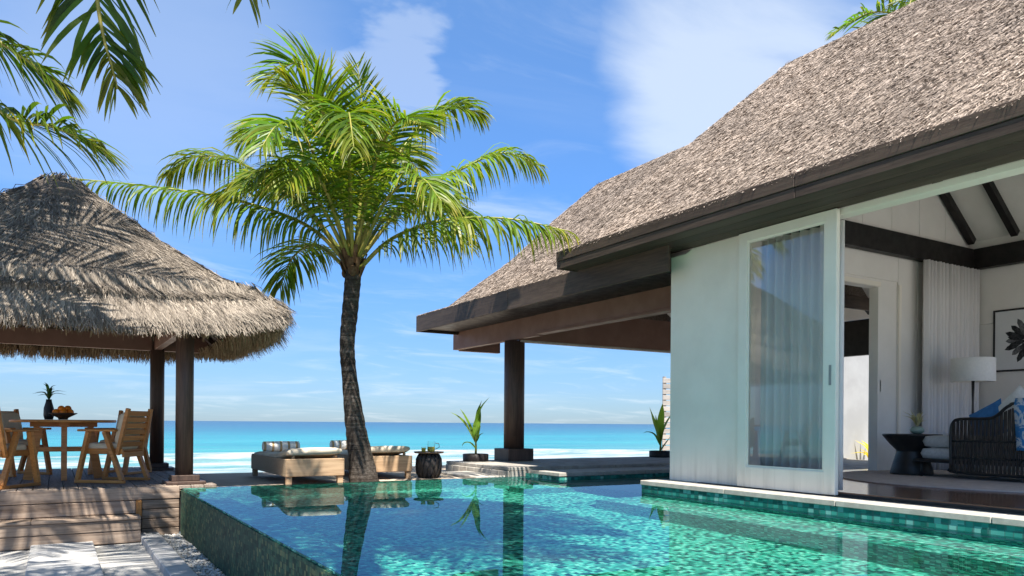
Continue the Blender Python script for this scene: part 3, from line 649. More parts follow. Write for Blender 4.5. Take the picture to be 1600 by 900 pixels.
# eaves of the room
yy = 7.9; j = 0
for y0, y1 in ((4.32, 7.9), (.3, 4.315)):
    part(MB().box(5.375, 5.41, y0, y1, 2.785, 2.905, .004), 'fascia_board', 'fascia', villa)
    part(MB().box(5.383, 5.41, y0 + .9 if j else y0, y1 + (.9 if j else 0) if j < 1 else y1, 2.69, 2.782, .004) if j == 0 else MB().box(5.383, 5.41, y0, y1, 2.69, 2.782, .004), 'fascia_board', 'fascia', villa); j += 1
part(MB().box(5.4101, 12.6, 7.862, 7.899, 2.69, 2.90, .004), 'fascia_board', 'fascia_x', villa)
for q, x in enumerate((5.4105, 5.608, 5.806)): part(MB().box(x, x + .192, .3, 7.86, 2.70, 2.716, .003), 'soffit_board', 'fascia', villa)

def hip_roof(rings, name_mats, dens, th, L=.115, W=.0080, lift=.019, ang=.36, sides=(0, 1, 2, 3), low=.35):
    """rings: (x0, x1, y0, y1, z) from eave to ridge"""
    P = [[(x0, y0, z), (x1, y0, z), (x1, y1, z), (x0, y1, z)] for x0, x1, y0, y1, z in rings]; mb = MB(); V = [p for r in P for p in r]; F = []
    for i in range(len(P) - 1):
        for k in range(4): F.append((i * 4 + k, i * 4 + (k + 1) % 4, (i + 1) * 4 + (k + 1) % 4, (i + 1) * 4 + k))
    roof = part(mb.add(V, F), 'roof', 'thatch_base', th)
    off = Vector(th.location)
    def q(k): return [tuple(tuple(Vector(p) - off) for p in (P[i][k], P[i][(k + 1) % 4], P[i + 1][(k + 1) % 4], P[i + 1][k])) for i in range(len(P) - 1)]
    for k in range(4):
        straw('straw', q(k), dens if k in sides else dens * low, L, W, lift, ang, M[name_mats], roof)
    # ragged straw along hips and ridge
    return roof
# slopes: k=0 near end, 1 far-inland side, 2 sea end, 3 pool side
roof1 = hip_roof([(5.42, 12.58, .35, 7.88, 2.90), (9 - .03, 9.03, .4, 7.31, 5.93)], 'thatch', 7200, villa, sides=(3,), low=.08)
def lerp(a, b, t): return a + (b - a) * t
pr = []
for t, z in ((0, 2.705), (.15, 2.86), (.3, 3.27), (.5, 3.79), (.75, 4.62), (1, 5.38)):
    pr.append((lerp(5.72, 8.97, t), lerp(12.28, 9.03, t), lerp(6.3, 6.35, t), lerp(12.88, 11.79, t), z))
roof2 = hip_roof(pr, 'thatch', 5600, villa, sides=(3,), low=.10)
for y0, y1 in ((9.6, 12.9), (6.2, 9.595)): part(MB().box(5.68, 5.719, y0, y1, 2.42, 2.712, .004), 'fascia_board', 'fascia', villa)
part(MB().box(5.7195, 12.3, 12.86, 12.899, 2.42, 2.71, .004), 'fascia_board', 'fascia_x', villa)
part(MB().box(5.72, 6.52, 6.5, 12.858, 2.47, 2.50), 'soffit_board', 'beam_black', villa)
part(MB().box(6.53, 6.64, 10.13, 13.08, 2.15, 2.69, .004), 'beam', 'brown', villa)
part(MB().box(6.505, 6.64, 6.51, 10.128, 2.20, 2.69, .004), 'beam', 'brown', villa)
part(MB().box(6.49, 6.65, 6.51, 10.128, 2.165, 2.198, .003), 'beam_trim', 'brown', villa)
part(MB().box(6.641, 11.55, 10.74, 10.86, 2.14, 2.69, .004), 'beam', 'brown', villa)
part(MB().box(6.63, 11.55, 10.72, 10.88, 2.112, 2.138, .003), 'beam_trim', 'coping', villa)
part(MB().box(6.641, 7.5, 12.95, 13.07, 2.13, 2.5, .004), 'beam', 'brown', villa)
part(MB().box(11.45, 11.57, 6.2, 10.739, 1.93, 2.52, .004), 'beam', 'beam_black', villa)
def pav_ceil(x): return 2.62 + .70 * (x - 5.9) if x <= 9 else 2.62 + .70 * (12.1 - x)
part(MB().add([(x, y, pav_ceil(x)) for y in (6.16, 12.4) for x in (5.9, 9.0, 12.1)], [(0, 3, 4, 1), (1, 4, 5, 2)]), 'ceiling', 'ceiling', villa)
for i in range(9):
    y = 6.6 + i * .68
    for xa in (6.7, 11.9): part(MB().bar((xa, y, pav_ceil(xa) - .06), (9, y, pav_ceil(9) - .06), .08, .12), 'rafter', 'beam_black', villa)
for px_ in (6.625, 11.5):
    po = part(MB().tube([(px_, 10.96, .34), (px_, 10.96, 1.2), (px_, 10.96, 2.138)], .172, 28), 'post', 'post', villa)
    part(MB().box(px_ - .245, px_ + .245, 10.72, 11.2, .131, .335, .008), 'base_block', 'post', villa, po)
# sliding door leaf in front of the wall
door = part(MB().box(5.935, 5.985, 4.31, 4.43, .14, 2.69, .004).box(5.935, 5.985, 5.33, 5.44, .14, 2.69, .004)
            .box(5.937, 5.983, 4.43, 5.33, .14, .34).box(5.937, 5.983, 4.43, 5.33, 2.60, 2.69), 'sliding_door', 'wall_paint', villa)
part(MB().box(5.957, 5.963, 4.43, 5.33, .34, 2.60), 'pane', 'glass', villa, door)
part(MB().box(5.929, 5.9345, 4.352, 4.378, 1.12, 1.30, .002), 'handle', 'chrome', villa, door)
part(MB().box(5.948, 5.9565, 4.43, 4.45, .34, 2.6).box(5.948, 5.9565, 5.31, 5.33, .34, 2.6).box(5.948, 5.9565, 4.45, 5.31, .34, .36).box(5.948, 5.9565, 4.45, 5.31, 2.58, 2.6), 'glazing_bead', 'white', villa, door)
# second sliding leaf standing in the far doorway
d2 = part(MB().box(9.16, 9.26, 6.03, 6.075, FZ, 2.55, .004).box(9.40, 9.50, 6.03, 6.075, FZ, 2.55, .004).box(9.26, 9.40, 6.032, 6.073, FZ, .34).box(9.26, 9.40, 6.032, 6.073, 2.44, 2.55), 'sliding_door', 'white', villa)
part(MB().box(9.26, 9.40, 6.05, 6.056, .34, 2.44), 'pane', 'glass', villa, d2)
part(MB().box(9.195, 9.22, 6.022, 6.0298, 1.2, 1.36, .002), 'handle', 'metal_black', villa, d2)
part(MB().box(7.44, 7.5, 5.985, 6.16, FZ, 2.62, .004).box(9.55, 9.60, 5.985, 5.9995, FZ, 2.62).box(7.5, 9.15, 5.985, 6.0, 2.56, 2.62), 'door_casing', 'white', villa)

# garden wall, slatted screen
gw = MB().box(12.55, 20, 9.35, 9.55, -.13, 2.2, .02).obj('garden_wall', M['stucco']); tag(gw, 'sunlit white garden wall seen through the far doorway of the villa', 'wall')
sc = thing('slatted_screen', 'weathered grey slatted timber screen at the edge of the villa corner', 'screen', (14.05, 15.5, -.3))
for x in (14.12, 17.4): part(MB().box(x, x + .07, 15.52, 15.59, -.3, 2.05), 'frame_post', 'slat', sc)
for i in range(14): part(MB().box(14.05, 17.5, 15.475 + .004 * (i % 3), 15.515, -.1 + i * .152, -.1 + i * .152 + .125, .005), 'slat', 'slat', sc)

# ------------------------------------------------------------------ dining pavilion
AP = (.05, 11.0); HS = 2.25
pav = thing('dining_pavilion', 'square thatched dining pavilion on dark posts over the timber deck', 'pavilion', (AP[0], AP[1], 0))
def ring(r, z): return (AP[0] - r, AP[0] + r, AP[1] - r, AP[1] + r, z)
def pav_roof():
    N = 24
    def rp(r, z, k, u):       # rounded-square ring, corners lifted a little
        a = [(-r, -r), (r, -r), (r, r), (-r, r)]; p, q = a[k], a[(k + 1) % 4]; x, y = p[0] + (q[0] - p[0]) * u, p[1] + (q[1] - p[1]) * u
        c = max(0, abs(u - .5) * 2 - .72) / .28; f = 1 - .012 * c * c
        return (AP[0] + x * f, AP[1] + y * f, z + (.15 * c ** 1.3 if r > 2.1 else (.07 * c ** 1.3 if r > 1.9 else 0)) + .015 * math.sin(u * 17 + k) * (r > 1.5) - .035 * (1 - c) * (r > 2.0) * math.sin(u * PI))
    prof = [(2.16, 1.82), (2.25, 1.85), (2.20, 1.92), (2.03, 2.08), (1.99, 2.15), (1.60, 2.43), (1.0, 2.91), (.48, 3.40), (.20, 3.62), (.05, 3.71)]
    V, F = [], []
    for r, z in prof:
        for k in range(4):
            for j in range(N): V.append(rp(r, z, k, j / N))
    n = 4 * N
    for i in range(len(prof) - 1):
        for k in range(n): F.append((i * n + k, i * n + (k + 1) % n, (i + 1) * n + (k + 1) % n, (i + 1) * n + k))
    roof = part(MB().add(V, F, True), 'roof', 'thatch_base', pav)
    off = np.array(pav.location)
    def sl(rings, k, seg=4):
        out = []
        for (r0, z0), (r1, z1) in zip(rings[:-1], rings[1:]):
            for j in range(seg):
                out.append(tuple(tuple(np.array(rp(r, z, k, u)) - off) for r, z, u in ((r0, z0, j / seg), (r0, z0, (j + 1) / seg), (r1, z1, (j + 1) / seg), (r1, z1, j / seg))))
        return out
    for k in range(4):
        d = 1 if k == 0 else .45
        straw('straw', sl(prof[4:], k), 5600 * d, .30, .008, .020, .13, M['thatch2'], roof, (.47, .24))
        straw('skirt_straw', sl(prof[1:5], k, 6), 7600 * d, .33, .008, .024, .11, M['thatch2'], roof, (.66, .22), .1)
        P = [tuple(np.array(rp(2.24, 1.86, k, j / 8)) - off) for j in range(9)]; o = [(0, -1, 0), (1, 0, 0), (0, 1, 0), (-1, 0, 0)][k]
        fringe('fringe', P, [o] * 8, 1200 * (1 if k < 2 else .6),   .15, .008, M['thatch2'] if k in (0, 3) else M['thatch3'], roof, .16, .14, .05, (.66, .22))
        P = [tuple(np.array(rp(2.08, 1.84, k, j / 8)) - off) for j in range(9)]
        fringe('under_fringe', P, [o] * 8, 320, .15, .011, M['thatch3'], roof, .3, .3, .02, (.5, .25))
    cap = part(MB().lathe([(.56, 3.31), (.50, 3.45), (.37, 3.61), (.21, 3.70), (.01, 3.74)], 20, (AP[0], AP[1], 0)), 'ridge_cap', 'thatch_base', pav, roof)
    cp = [tuple(tuple(Vector((AP[0] + r * math.cos(a), AP[1] + r * math.sin(a), z)) - Vector(pav.location)) for r, z, a in ((.56, 3.33, a0), (.56, 3.33, a0 + .4), (.24, 3.70, a0 + .4), (.24, 3.70, a0))) for a0 in [i * .4 for i in range(16)]]
    straw('cap_straw', cp, 2600, .2, .016, .03, .25, M['thatch2'], roof, (.45, .22))
pav_roof()
PXs = (1.30, -1.20); PYs = (9.60, 12.40)
for x in PXs:
    for y in PYs:
        po = part(MB().tube([(x, y, .13), (x, y, 1.2), (x, y, 2.1)], .098, 22), 'post', 'post', pav)
        part(MB().box(x - .21, x + .21, y - .21, y + .21, .026, .062, .006).box(x - .15, x + .15, y - .15, y + .15, .0625, .13, .006), 'base_block', 'post', pav, po)
for y in PYs: part(MB().box(-1.9, 2.0, y - .05, y + .05, 1.79, 2.02, .005), 'beam', 'brown', pav)
for x in PXs: part(MB().box(x - .05, x + .05, 9.2, 12.8, 1.80, 1.99, .005), 'beam', 'brown', pav)
for i in range(9):
    t = lin(-1.9, 2.0, 9)[i]
    for ya, yb in ((8.95, 11.0), (13.05, 11.0)): part(MB().bar((t, ya, 1.86), (lerp(t, AP[0], .9), lerp(ya, yb, .9), 3.34), .05, .07), 'rafter', 'post', pav)
for t in lin(9.2, 12.8, 7):
    for xa in (-2.0, 2.1): part(MB().bar((xa, t, 1.87), (lerp(xa, AP[0], .9), lerp(t, AP[1], .9), 3.33), .05, .07), 'rafter', 'post', pav)

# timber deck: boards along the depth, front boards and a step
deck = thing('timber_deck', 'weathered timber deck under the thatched dining pavilion', 'deck', (0, 9.3, 0))
x = -3.4; i = 0
deck_me = None
while x < 1.62:
    b = MB().box(0, .132, .028, 4.0, -.015, .025, .004)
    if deck_me is None: deck_me = b.mesh('plank'); deck_me.materials.append(M['deck'])
    o = link('plank', deck_me, None, deck); o.location = (x, 0, .0015 * math.sin(i * 5.1)); x += .1395; i += 1
part(MB().box(-3.4, 1.65, 9.34, 13.2, -.5, -.03), 'substructure', 'void', deck)
def rb(x0, x1, y0, z0, z1, th=.03, nm='riser_board', m='riser'):
    part(MB().box(x0, x1, y0, y0 + th, z0, z1, .006), nm, m, deck)
rb(-3.4, -.6, 9.297, -.118, .022, .03); rb(-.597, 1.214, 9.297, -.118, .022, .03)
zs = [(-.222, -.124), (-.33, -.228), (-.438, -.336), (-.546, -.444)]
for z0, z1 in zs: rb(.83, 1.212, 9.305, z0, z1)
rb(-3.4, .77, 9.300, -.262, -.124)
part(MB().box(.772, .828, 9.285, 9.335, -.30, -.124, .004), 'end_grain_block', 'teak', deck)
rb(-3.4, -.2, 9.02, -.30, -.268, .305, 'step_tread'); rb(-.197, .80, 9.02, -.30, -.268, .305, 'step_tread')
rb(-3.4, .80, 9.04, -.415, -.302); rb(-3.4, .80, 9.046, -.545, -.42)
part(MB().box(.77, .80, 9.08, 9.3, -.545, -.302, .004), 'riser_board', 'riser', deck)

# ------------------------------------------------------------------ dining furniture
def make_chair():
    t = thing('armchair', 'x', 'chair', (0, 0, 0), 0, 'teak armchairs round the dining table')
    W = .25
    for s in (-1, 1):
        y = s * W
        MB().bar((.27, y, .035), (.14, y, .60), .042, .055, (0, 1, 0)).obj('leg', M['teak'], t)
        MB().bar((-.28, y, .035), (-.06, y, .60), .042, .055, (0, 1, 0)).obj('leg', M['teak'], t)
        MB().box(-.31, .30, y - .023, y + .023, 0, .034, .004).obj('foot_rail', M['teak'], t)
        MB().box(-.20, .26, y - .038, y + .038, .60, .626, .006).obj('armrest', M['teak'], t)
        MB().box(-.26, .235, y - s * .046 - .013, y - s * .046 + .013, .335, .40, .004).obj('seat_rail', M['teak'], t)
        MB().bar((-.205, y * .9, .33), (-.335, y * .9, .87), .038, .045, (0, 1, 0)).obj('back_post', M['teak'], t)
    MB().box(.19, .225, -.2, .2, .335, .395, .004).obj('seat_rail', M['teak_y'], t)
    MB().box(-.27, -.24, -.2, .2, .30, .36, .004).obj('seat_rail', M['teak_y'], t)
    MB().box(-.24, .188, -.19, .19, .372, .388).obj('seat_base', M['teak_y'], t)
    for i in range(6):
        z = .45 + i * .073; x = -.205 - .13 * (z - .33) / .54
        MB().box(-.009, .009, -.205, .205, -.028, .028, .003).xf(Matrix.Translation((x - .004, 0, z)) @ Matrix.Rotation(-.236, 4, 'Y')).obj('back_slat', M['teak_y'], t)
    MB().blob((-.005, 0, .425), .225, .205, .045, 28, 10, 5).obj('seat_cushion', M['khaki'], t)
    MB().blob((0, 0, 0), .045, .20, .205, 28, 10, 5).xf(Matrix.Translation((-.205, 0, .63)) @ Matrix.Rotation(-.236, 4, 'Y')).obj('back_cushion', M['khaki'], t)
    return t
ch0 = make_chair()
for i, (x, y, fx, fy, lab) in enumerate(((.60, 10.26, -.80, .60, 'teak armchair nearest the pavilion post, its slatted back turned to the pool'),
                                         (-.52, 9.93, .56, .83, 'teak armchair cut off by the left edge of the photo, nearest the deck step'),
                                         (.78, 11.78, -.62, -.78, 'teak armchair behind the one by the post, showing its khaki back cushion'),
                                         (-.42, 11.92, .62, -.78, 'teak armchair on the sea side of the table, behind the dark vase'))):
    o = ch0 if i == 0 else copy_tree(ch0); o.location = (x, y, .026); o.rotation_euler = (0, 0, math.atan2(fy, fx)); o['label'] = lab
tb = thing('dining_table', 'round teak dining table on slab legs between the armchairs', 'table', (.10, 10.95, .026))
MB().lathe([(.56, 0), (.575, .006), (.575, .026), (.565, .034)], 48, (0, 0, .70)).obj('table_top', M['teak'], tb)
MB().box(-.36, .36, -.05, .05, .645, .699, .004).box(-.05, .05, -.36, -.051, .645, .699).box(-.05, .05, .051, .36, .645, .699).obj('apron', M['teak'], tb)
for s in (-1, 1): MB().bar((s * .38, 0, 0), (s * .27, 0, .645), .10, .07, (0, 1, 0)).obj('leg', M['teak'], tb)
for s in (-1, 1): MB().bar((0, s * .30, 0), (0, s * .22, .645), .07, .06, (1, 0, 0)).obj('leg', M['teak'], tb)
MB().box(-.33, .33, -.03, .03, .34, .40, .004).obj('stretcher', M['teak'], tb)
TZ = .026 + .735

def blades(name, parent, specs, m, fold=.0, seg=8):
    """lanceolate leaves: (path points, width)"""
    V, F, C = [], [], []
    for pts, w, tv in specs:
        P = spline(pts, seg + 1); o = len(V)
        for j, p in enumerate(P):
            x = j / seg; t = (P[min(j + 1, seg)] - P[max(j - 1, 0)]).normalized(); sd = t.cross(Vector((0, 0, 1)))
            if sd.length < .15: sd = t.cross(FW)
            sd.normalize(); up = sd.cross(t); ww = w * (math.sin(PI * min(1, .06 + .94 * x) ** .75) + .04); 
            V += [tuple(p - sd * ww * .5 + up * ww * .14), tuple(p - up * ww * .06), tuple(p + sd * ww * .5 + up * ww * .14)]; C += [(tv, tv, tv, max(0, x - .75) * 1.2)] * 3
        for j in range(seg):
            for q in (0, 1): F.append((o + 3 * j + q, o + 3 * j + q + 1, o + 3 * j + q + 4, o + 3 * j + q + 3))
    return quads_np(name, np.array(V), np.array(F), M[m], parent, np.array(C), True)

random.seed(5)
vs = thing('vase', 'tall black vase with dark green leaves on the teak table', 'vase', tuple(Vector((.10, 10.95, TZ)) + RT * -.18 + FW * -.02))
MB().lathe([(.045, 0), (.058, .05), (.055, .14), (.034, .22), (.030, .25), (.026, .25), (.02, .2)], 22).obj('body', M['ceramic_black'], vs)
for i in range(15):
    a = 2.4 * i + random.uniform(-.3, .3); e = random.uniform(.25, 1.0); L = random.uniform(.16, .27); h = Vector((math.cos(a), math.sin(a), 0))
    b = Vector((0, 0, .24)); m1 = b + h * L * .3 * e + Vector((0, 0, L * (1 - .5 * e) * .75)); tp_ = b + h * L * .95 * e + Vector((0, 0, L * (1.05 - .75 * e)))
    blades('leaf', vs, [((b, m1, tp_), .036, random.uniform(.7, 1.3))], 'leaf_dark')
fb = thing('fruit_bowl', 'low brown wooden bowl holding oranges on the teak table', 'bowl', tuple(Vector((.10, 10.95, TZ)) + RT * .045 + FW * -.10))
MB().lathe([(.05, 0), (.055, .02), (.10, .045), (.155, .075), (.150, .082), (.09, .055), (.0, .045)], 28).obj('bowl_shell', M['bowl'], fb)
fbl = Vector(fb.location)
for i, (x, y, z) in enumerate(((-.075, .0, .092), (.0, -.05, .092), (.075, -.01, .092), (.03, .065, .092), (-.045, .065, .092), (-.02, .005, .133), (.05, .03, .135))):
    w = ('at the left of the bowl', 'at the front of the bowl', 'at the right of the bowl', 'at the back right of the bowl', 'at the back left of the bowl', 'on top of the pile, left', 'on top of the pile, right')[i]
    o = MB().blob((0, 0, 0), .041, .041, .039, 14, 9).obj('orange', M['orange']); o.location = fbl + Vector((x, y, z)); tag(o, 'ripe orange ' + w + ' on the teak table', 'orange', 'oranges in the wooden bowl')

# ------------------------------------------------------------------ loungers, drum table
lo = thing('sun_lounger', 'beige cushioned sun lounger left of the palm trunk', 'sun lounger', (2.44, 9.44, -.03), 0, 'sun loungers beside the pool')
MB().box(0, .74, 0, .035, .105, .325, .006).obj('end_panel', M['lounge_wood'], lo)
MB().box(0, .74, 1.915, 1.95, .105, .30, .006).obj('end_panel', M['lounge_wood'], lo)
MB().box(-.004, .03, .036, 1.914, .105, .322, .006).obj('side_panel', M['wicker'], lo)
MB().box(.71, .744, .036, 1.914, .105, .322, .006).obj('side_panel', M['wicker'], lo)
MB().box(.031, .709, .036, 1.914, .21, .24).obj('slat_base', M['lounge_wood'], lo)
for x in (.01, .66):
    for y in (.02, 1.86): MB().box(x, x + .07, y, y + .07, 0, .104, .005).obj('leg', M['lounge_wood'], lo)
def mattress(mb):
    prof = []; n = 26
    for i in range(n + 1):
        y = .02 + 1.90 * i / n; up = .11 * max(0, (.85 - y) / .85) ** .9 if y < .85 else 0; prof.append((y, .255 + up))
    V = []; ns = 12
    for y, z in prof:
        for k in range(ns):
            a = 2 * PI * k / ns; c, s = math.cos(a), math.sin(a); e = .35
            ed = 1 - .28 * max(0, abs((y - .97) / .95) - .9) / .1
            V.append((.37 + .345 * math.copysign(abs(c) ** e, c), y + .006 * s, z + .052 + .052 * ed * math.copysign(abs(s) ** .6, s) + .008 * math.sin(y * 11 + c * 2)))
    F = [(i * ns + k, i * ns + (k + 1) % ns, (i + 1) * ns + (k + 1) % ns, (i + 1) * ns + k) for i in range(n) for k in range(ns)] + [tuple(range(ns))[::-1], tuple(n * ns + k for k in range(ns))]
    return mb.add(V, F, True)
mattress(MB()).obj('mattress', M['beige'], lo)
MB().bar((.10, .12, .23), (.10, .05, .36), .03, .03).bar((.64, .12, .23), (.64, .05, .36), .03, .03).obj('backrest_prop', M['lounge_wood'], lo)
l2 = copy_tree(lo); l2.location = (3.56, 9.86, -.03); l2['label'] = 'beige cushioned sun lounger behind the palm trunk, next to the drum table'
for i, (x, y, lab) in enumerate(((2.80, 11.12, 'white and tan striped bolster on the lounger left of the trunk'), (3.92, 11.54, 'white and tan striped bolster on the lounger behind the trunk'))):
    o = MB().tube([(-.26, 0, 0), (-.25, 0, 0), (0, 0, 0), (.25, 0, 0), (.26, 0, 0)], [.05, .072, .076, .072, .05], 16).obj('bolster', M['striped']); o.location = (x, y, .40); tag(o, lab, 'pillow', 'striped bolsters')
dt = thing('drum_table', 'black woven drum side table with open weave beside the lounger', 'side table', (4.58, 9.92, -.03))
MB().lathe([(.13, 0), (.165, .07), (.18, .17), (.17, .27), (.135, .345), (.12, .35)], 26).obj('drum', M['weave'], dt)
V = MB()
for i in range(14):
    a = 2 * PI * i / 14
    V.tube([(r_ * math.cos(a + tw), r_ * math.sin(a + tw), z) for r_, z, tw in ((.136, .01, 0), (.172, .07, .1), (.187, .17, .25), (.177, .27, .4), (.14, .343, .5))], .009, 6)
V.obj('weave_ribs', M['metal_black'], dt)['kind'] = 'stuff'
ty = MB().lathe([(.20, 0), (.215, .012), (.215, .022), (.205, .022), (.2, .012), (0, .012)], 30).obj('tray', M['tray']); ty.location = (4.58, 9.92, .322); tag(ty, 'round brown tray on top of the black drum table', 'tray')
pt = thing('glass_pitcher', 'clear glass pitcher with a handle and yellow drink on the tray', 'pitcher', (4.62, 9.93, .336))
MB().lathe([(.05, 0), (.058, .03), (.055, .10), (.05, .14), (.056, .155)], 20, cap=False).obj('glass_body', M['glassware'], pt)
MB().lathe([(.0, .004), (.046, .004), (.053, .03), (.051, .075), (0, .076)], 18, cap=False).obj('drink', M['lemon'], pt)
MB().tube([(.052, -.02, .13), (.10, -.045, .12), (.105, -.05, .07), (.055, -.022, .04)], .006, 6).obj('handle', M['chrome'], pt)
for i, (x, y) in enumerate(((4.47, 9.86), (4.52, 9.97))):
    g_ = thing('drinking_glass', ('front' if i == 0 else 'rear') + ' small glass of yellow drink on the brown tray', 'glass', (x, y, .336), 0, 'drinking glasses on the tray')
    MB().lathe([(.028, 0), (.033, .08)], 16, cap=False).obj('glass_body', M['glassware'], g_); MB().lathe([(.0, .003), (.027, .003), (.030, .06), (0, .061)], 14, cap=False).obj('drink', M['lemon'], g_)

# ------------------------------------------------------------------ potted coconut seedlings, yellow plant
def seedling(loc, label, specs):
    t = thing('potted_seedling', label, 'potted plant', loc, 0, 'potted coconut seedlings on the terrace')
    MB().lathe([(.205, 0), (.21, .01), (.212, .115), (.20, .12), (.19, .10), (0, .10)], 28).obj('pot', M['pot'], t)
    MB().tube([(0, 0, .09), (.005, .0, .25), (-.01, 0, .42)], [.022, .017, .010], 8).obj('stem', M['rachis'], t)
    for pts, w, tv in specs: blades('leaf', t, [([RT * a + FW * b + Vector((0, 0, c)) for a, b, c in pts], w * 1.35, tv * 1.25)], 'leaf_plant')
    return t
seedling((5.93, 11.02, .131), 'young coconut seedling in a round black pot left of the terrace post',
         [([(0, 0, .28), (-.14, .0, .55), (-.28, -.04, .72), (-.42, -.05, .80)], .10, 1.1), ([(0, 0, .3), (-.10, .05, .55), (-.20, .08, .75), (-.27, .1, .86)], .085, .8),
          ([(0, 0, .35), (.02, 0, .65), (.09, -.02, .88), (.22, -.03, 1.05)], .10, 1.2), ([(0, 0, .35), (.03, .05, .6), (.05, .1, .85), (.09, .12, 1.0)], .08, .75),
          ([(0, 0, .2), (-.09, -.05, .3), (-.18, -.08, .30), (-.22, -.1, .24)], .06, .9), ([(0, 0, .3), (.06, .05, .42), (.13, .05, .47)], .06, .6)])
seedling((9.92, 11.0, .131), 'young coconut seedling in a round black pot against the villa corner',
         [([(0, 0, .2), (-.08, 0, .5), (-.16, -.03, .75), (-.22, -.04, .95)], .10, 1.1), ([(0, 0, .3), (.0, 0, .6), (.02, -.02, .85), (.03, -.03, 1.02)], .10, 1.25),
          ([(0, 0, .3), (.08, .02, .55), (.18, .03, .75), (.28, .04, .86)], .09, 1.0), ([(0, 0, .2), (-.12, -.04, .42), (-.24, -.06, .48), (-.34, -.08, .46)], .07, .9),
          ([(0, 0, .1), (.10, .02, .25), (.22, .03, .42)], .06, .7), ([(0, 0, .25), (-.04, .08, .5), (-.07, .14, .8)], .08, .7)])
yp = thing('yellow_plant', 'small plant with bright yellow leaves by the white garden wall', 'plant', (13.55, 9.0, -.12))
for i in range(14):
    a = i * 2.4; L = .5 + .25 * random.random(); h = Vector((math.cos(a), math.sin(a), 0)); e = .35 + .6 * (i % 5) / 5
    blades('leaf', yp, [((Vector((0, 0, .05)), h * L * .35 * e + Vector((0, 0, L * .6)), h * L * e + Vector((0, 0, L * (1.1 - .6 * e)))), .09, random.uniform(.8, 1.2))], 'leaf_yellow')

# ------------------------------------------------------------------ room furniture
def curtain(name, a, b, z0, z1, folds, amp, label):
    a, b = Vector(a), Vector(b); d = b - a; nrm = Vector((-d.y, d.x, 0)).normalized(); n = folds * 10; V = []
    for j in range(5):
        zz = z1 + (z0 - z1) * j / 4
        for i in range(n + 1):
            u = i / n; w = math.sin(u * folds * 2 * PI + .6 * math.sin(u * 9)) * amp * (1 + .25 * math.sin(u * 31)) * (.85 + .15 * j / 4); p = a + d * u + nrm * w; V.append((p.x, p.y, zz))
    F = [(j * (n + 1) + i, j * (n + 1) + i + 1, (j + 1) * (n + 1) + i + 1, (j + 1) * (n + 1) + i) for j in range(4) for i in range(n)]
    o = MB().add(V, F, True).obj(name, M['curtain']); md = o.modifiers.new('thickness', 'SOLIDIFY'); md.thickness = .004; return tag(o, label, 'curtain', 'pale grey curtains in the villa')
curtain('curtain', (9.86, 5.83, 0), (11.18, 5.83, 0), FZ + .01, 2.97, 15, .035, 'pale grey full length curtain in the room corner behind the floor lamp')
curtain('curtain', (6.12, 4.36, 0), (6.12, 5.30, 0), FZ + .01, 2.62, 9, .035, 'pale grey curtain gathered behind the glass of the front sliding door')
rug = MB().lathe([(1.75, 0), (1.75, .010), (1.74, .014)], 72).obj('rug', M['rug']); rug.location = (8.98, 4.35, FZ + .001); tag(rug, 'round pale pinkish rug on the polished wooden floor', 'rug')
RZ = FZ + .0155
st_ = thing('side_table', 'black hourglass side table beside the curtain', 'side table', (8.86, 5.38, RZ))
MB().lathe([(.235, 0), (.24, .015), (.20, .16), (.165, .27), (.17, .29), (.24, .36), (.315, .455), (.325, .47), (.325, .482), (.30, .484), (0, .484)], 40).obj('body', M['metal_black'], st_)
vz = thing('small_vase', 'small pale green vase with a cream flower sprig on the black side table', 'vase', (8.90, 5.34, RZ + .485))
MB().lathe([(.04, 0), (.075, .025), (.08, .05), (.055, .085), (.035, .09)], 22).obj('body', M['celadon'], vz)
for i in range(16):
    a = i * 2.4; L = random.uniform(.12, .27); h = Vector((math.cos(a), math.sin(a), 0)); e = random.uniform(.3, .9)
    blades('flower', vz, [((Vector((0, 0, .08)), h * L * .4 * e + Vector((0, 0, .08 + L * .5)), h * L * e + Vector((0, 0, .08 + L * (1 - .4 * e)))), .035, random.uniform(.8, 1.2))], 'leaf_cream')
lp = thing('floor_lamp', 'floor lamp with white drum shade standing before the curtain', 'lamp', (10.05, 5.30, RZ - .0145))
MB().lathe([(.14, 0), (.14, .015), (.02, .025)], 26).obj('base', M['metal_black'], lp)
MB().tube([(.018, 0, .02), (.018, 0, .6), (.005, 0, .9), (.02, 0, 1.2)], .010, 8).tube([(-.018, 0, .02), (-.018, 0, .6), (-.005, 0, .9), (-.02, 0, 1.2)], .010, 8).obj('pole', M['metal_black'], lp)
MB().lathe([(.245, 1.165), (.25, 1.17), (.25, 1.46), (.245, 1.465)], 36, cap=False).lathe([(.235, 1.17), (.235, 1.46)], 36, cap=False).obj('lamp_shade', M['shade'], lp)
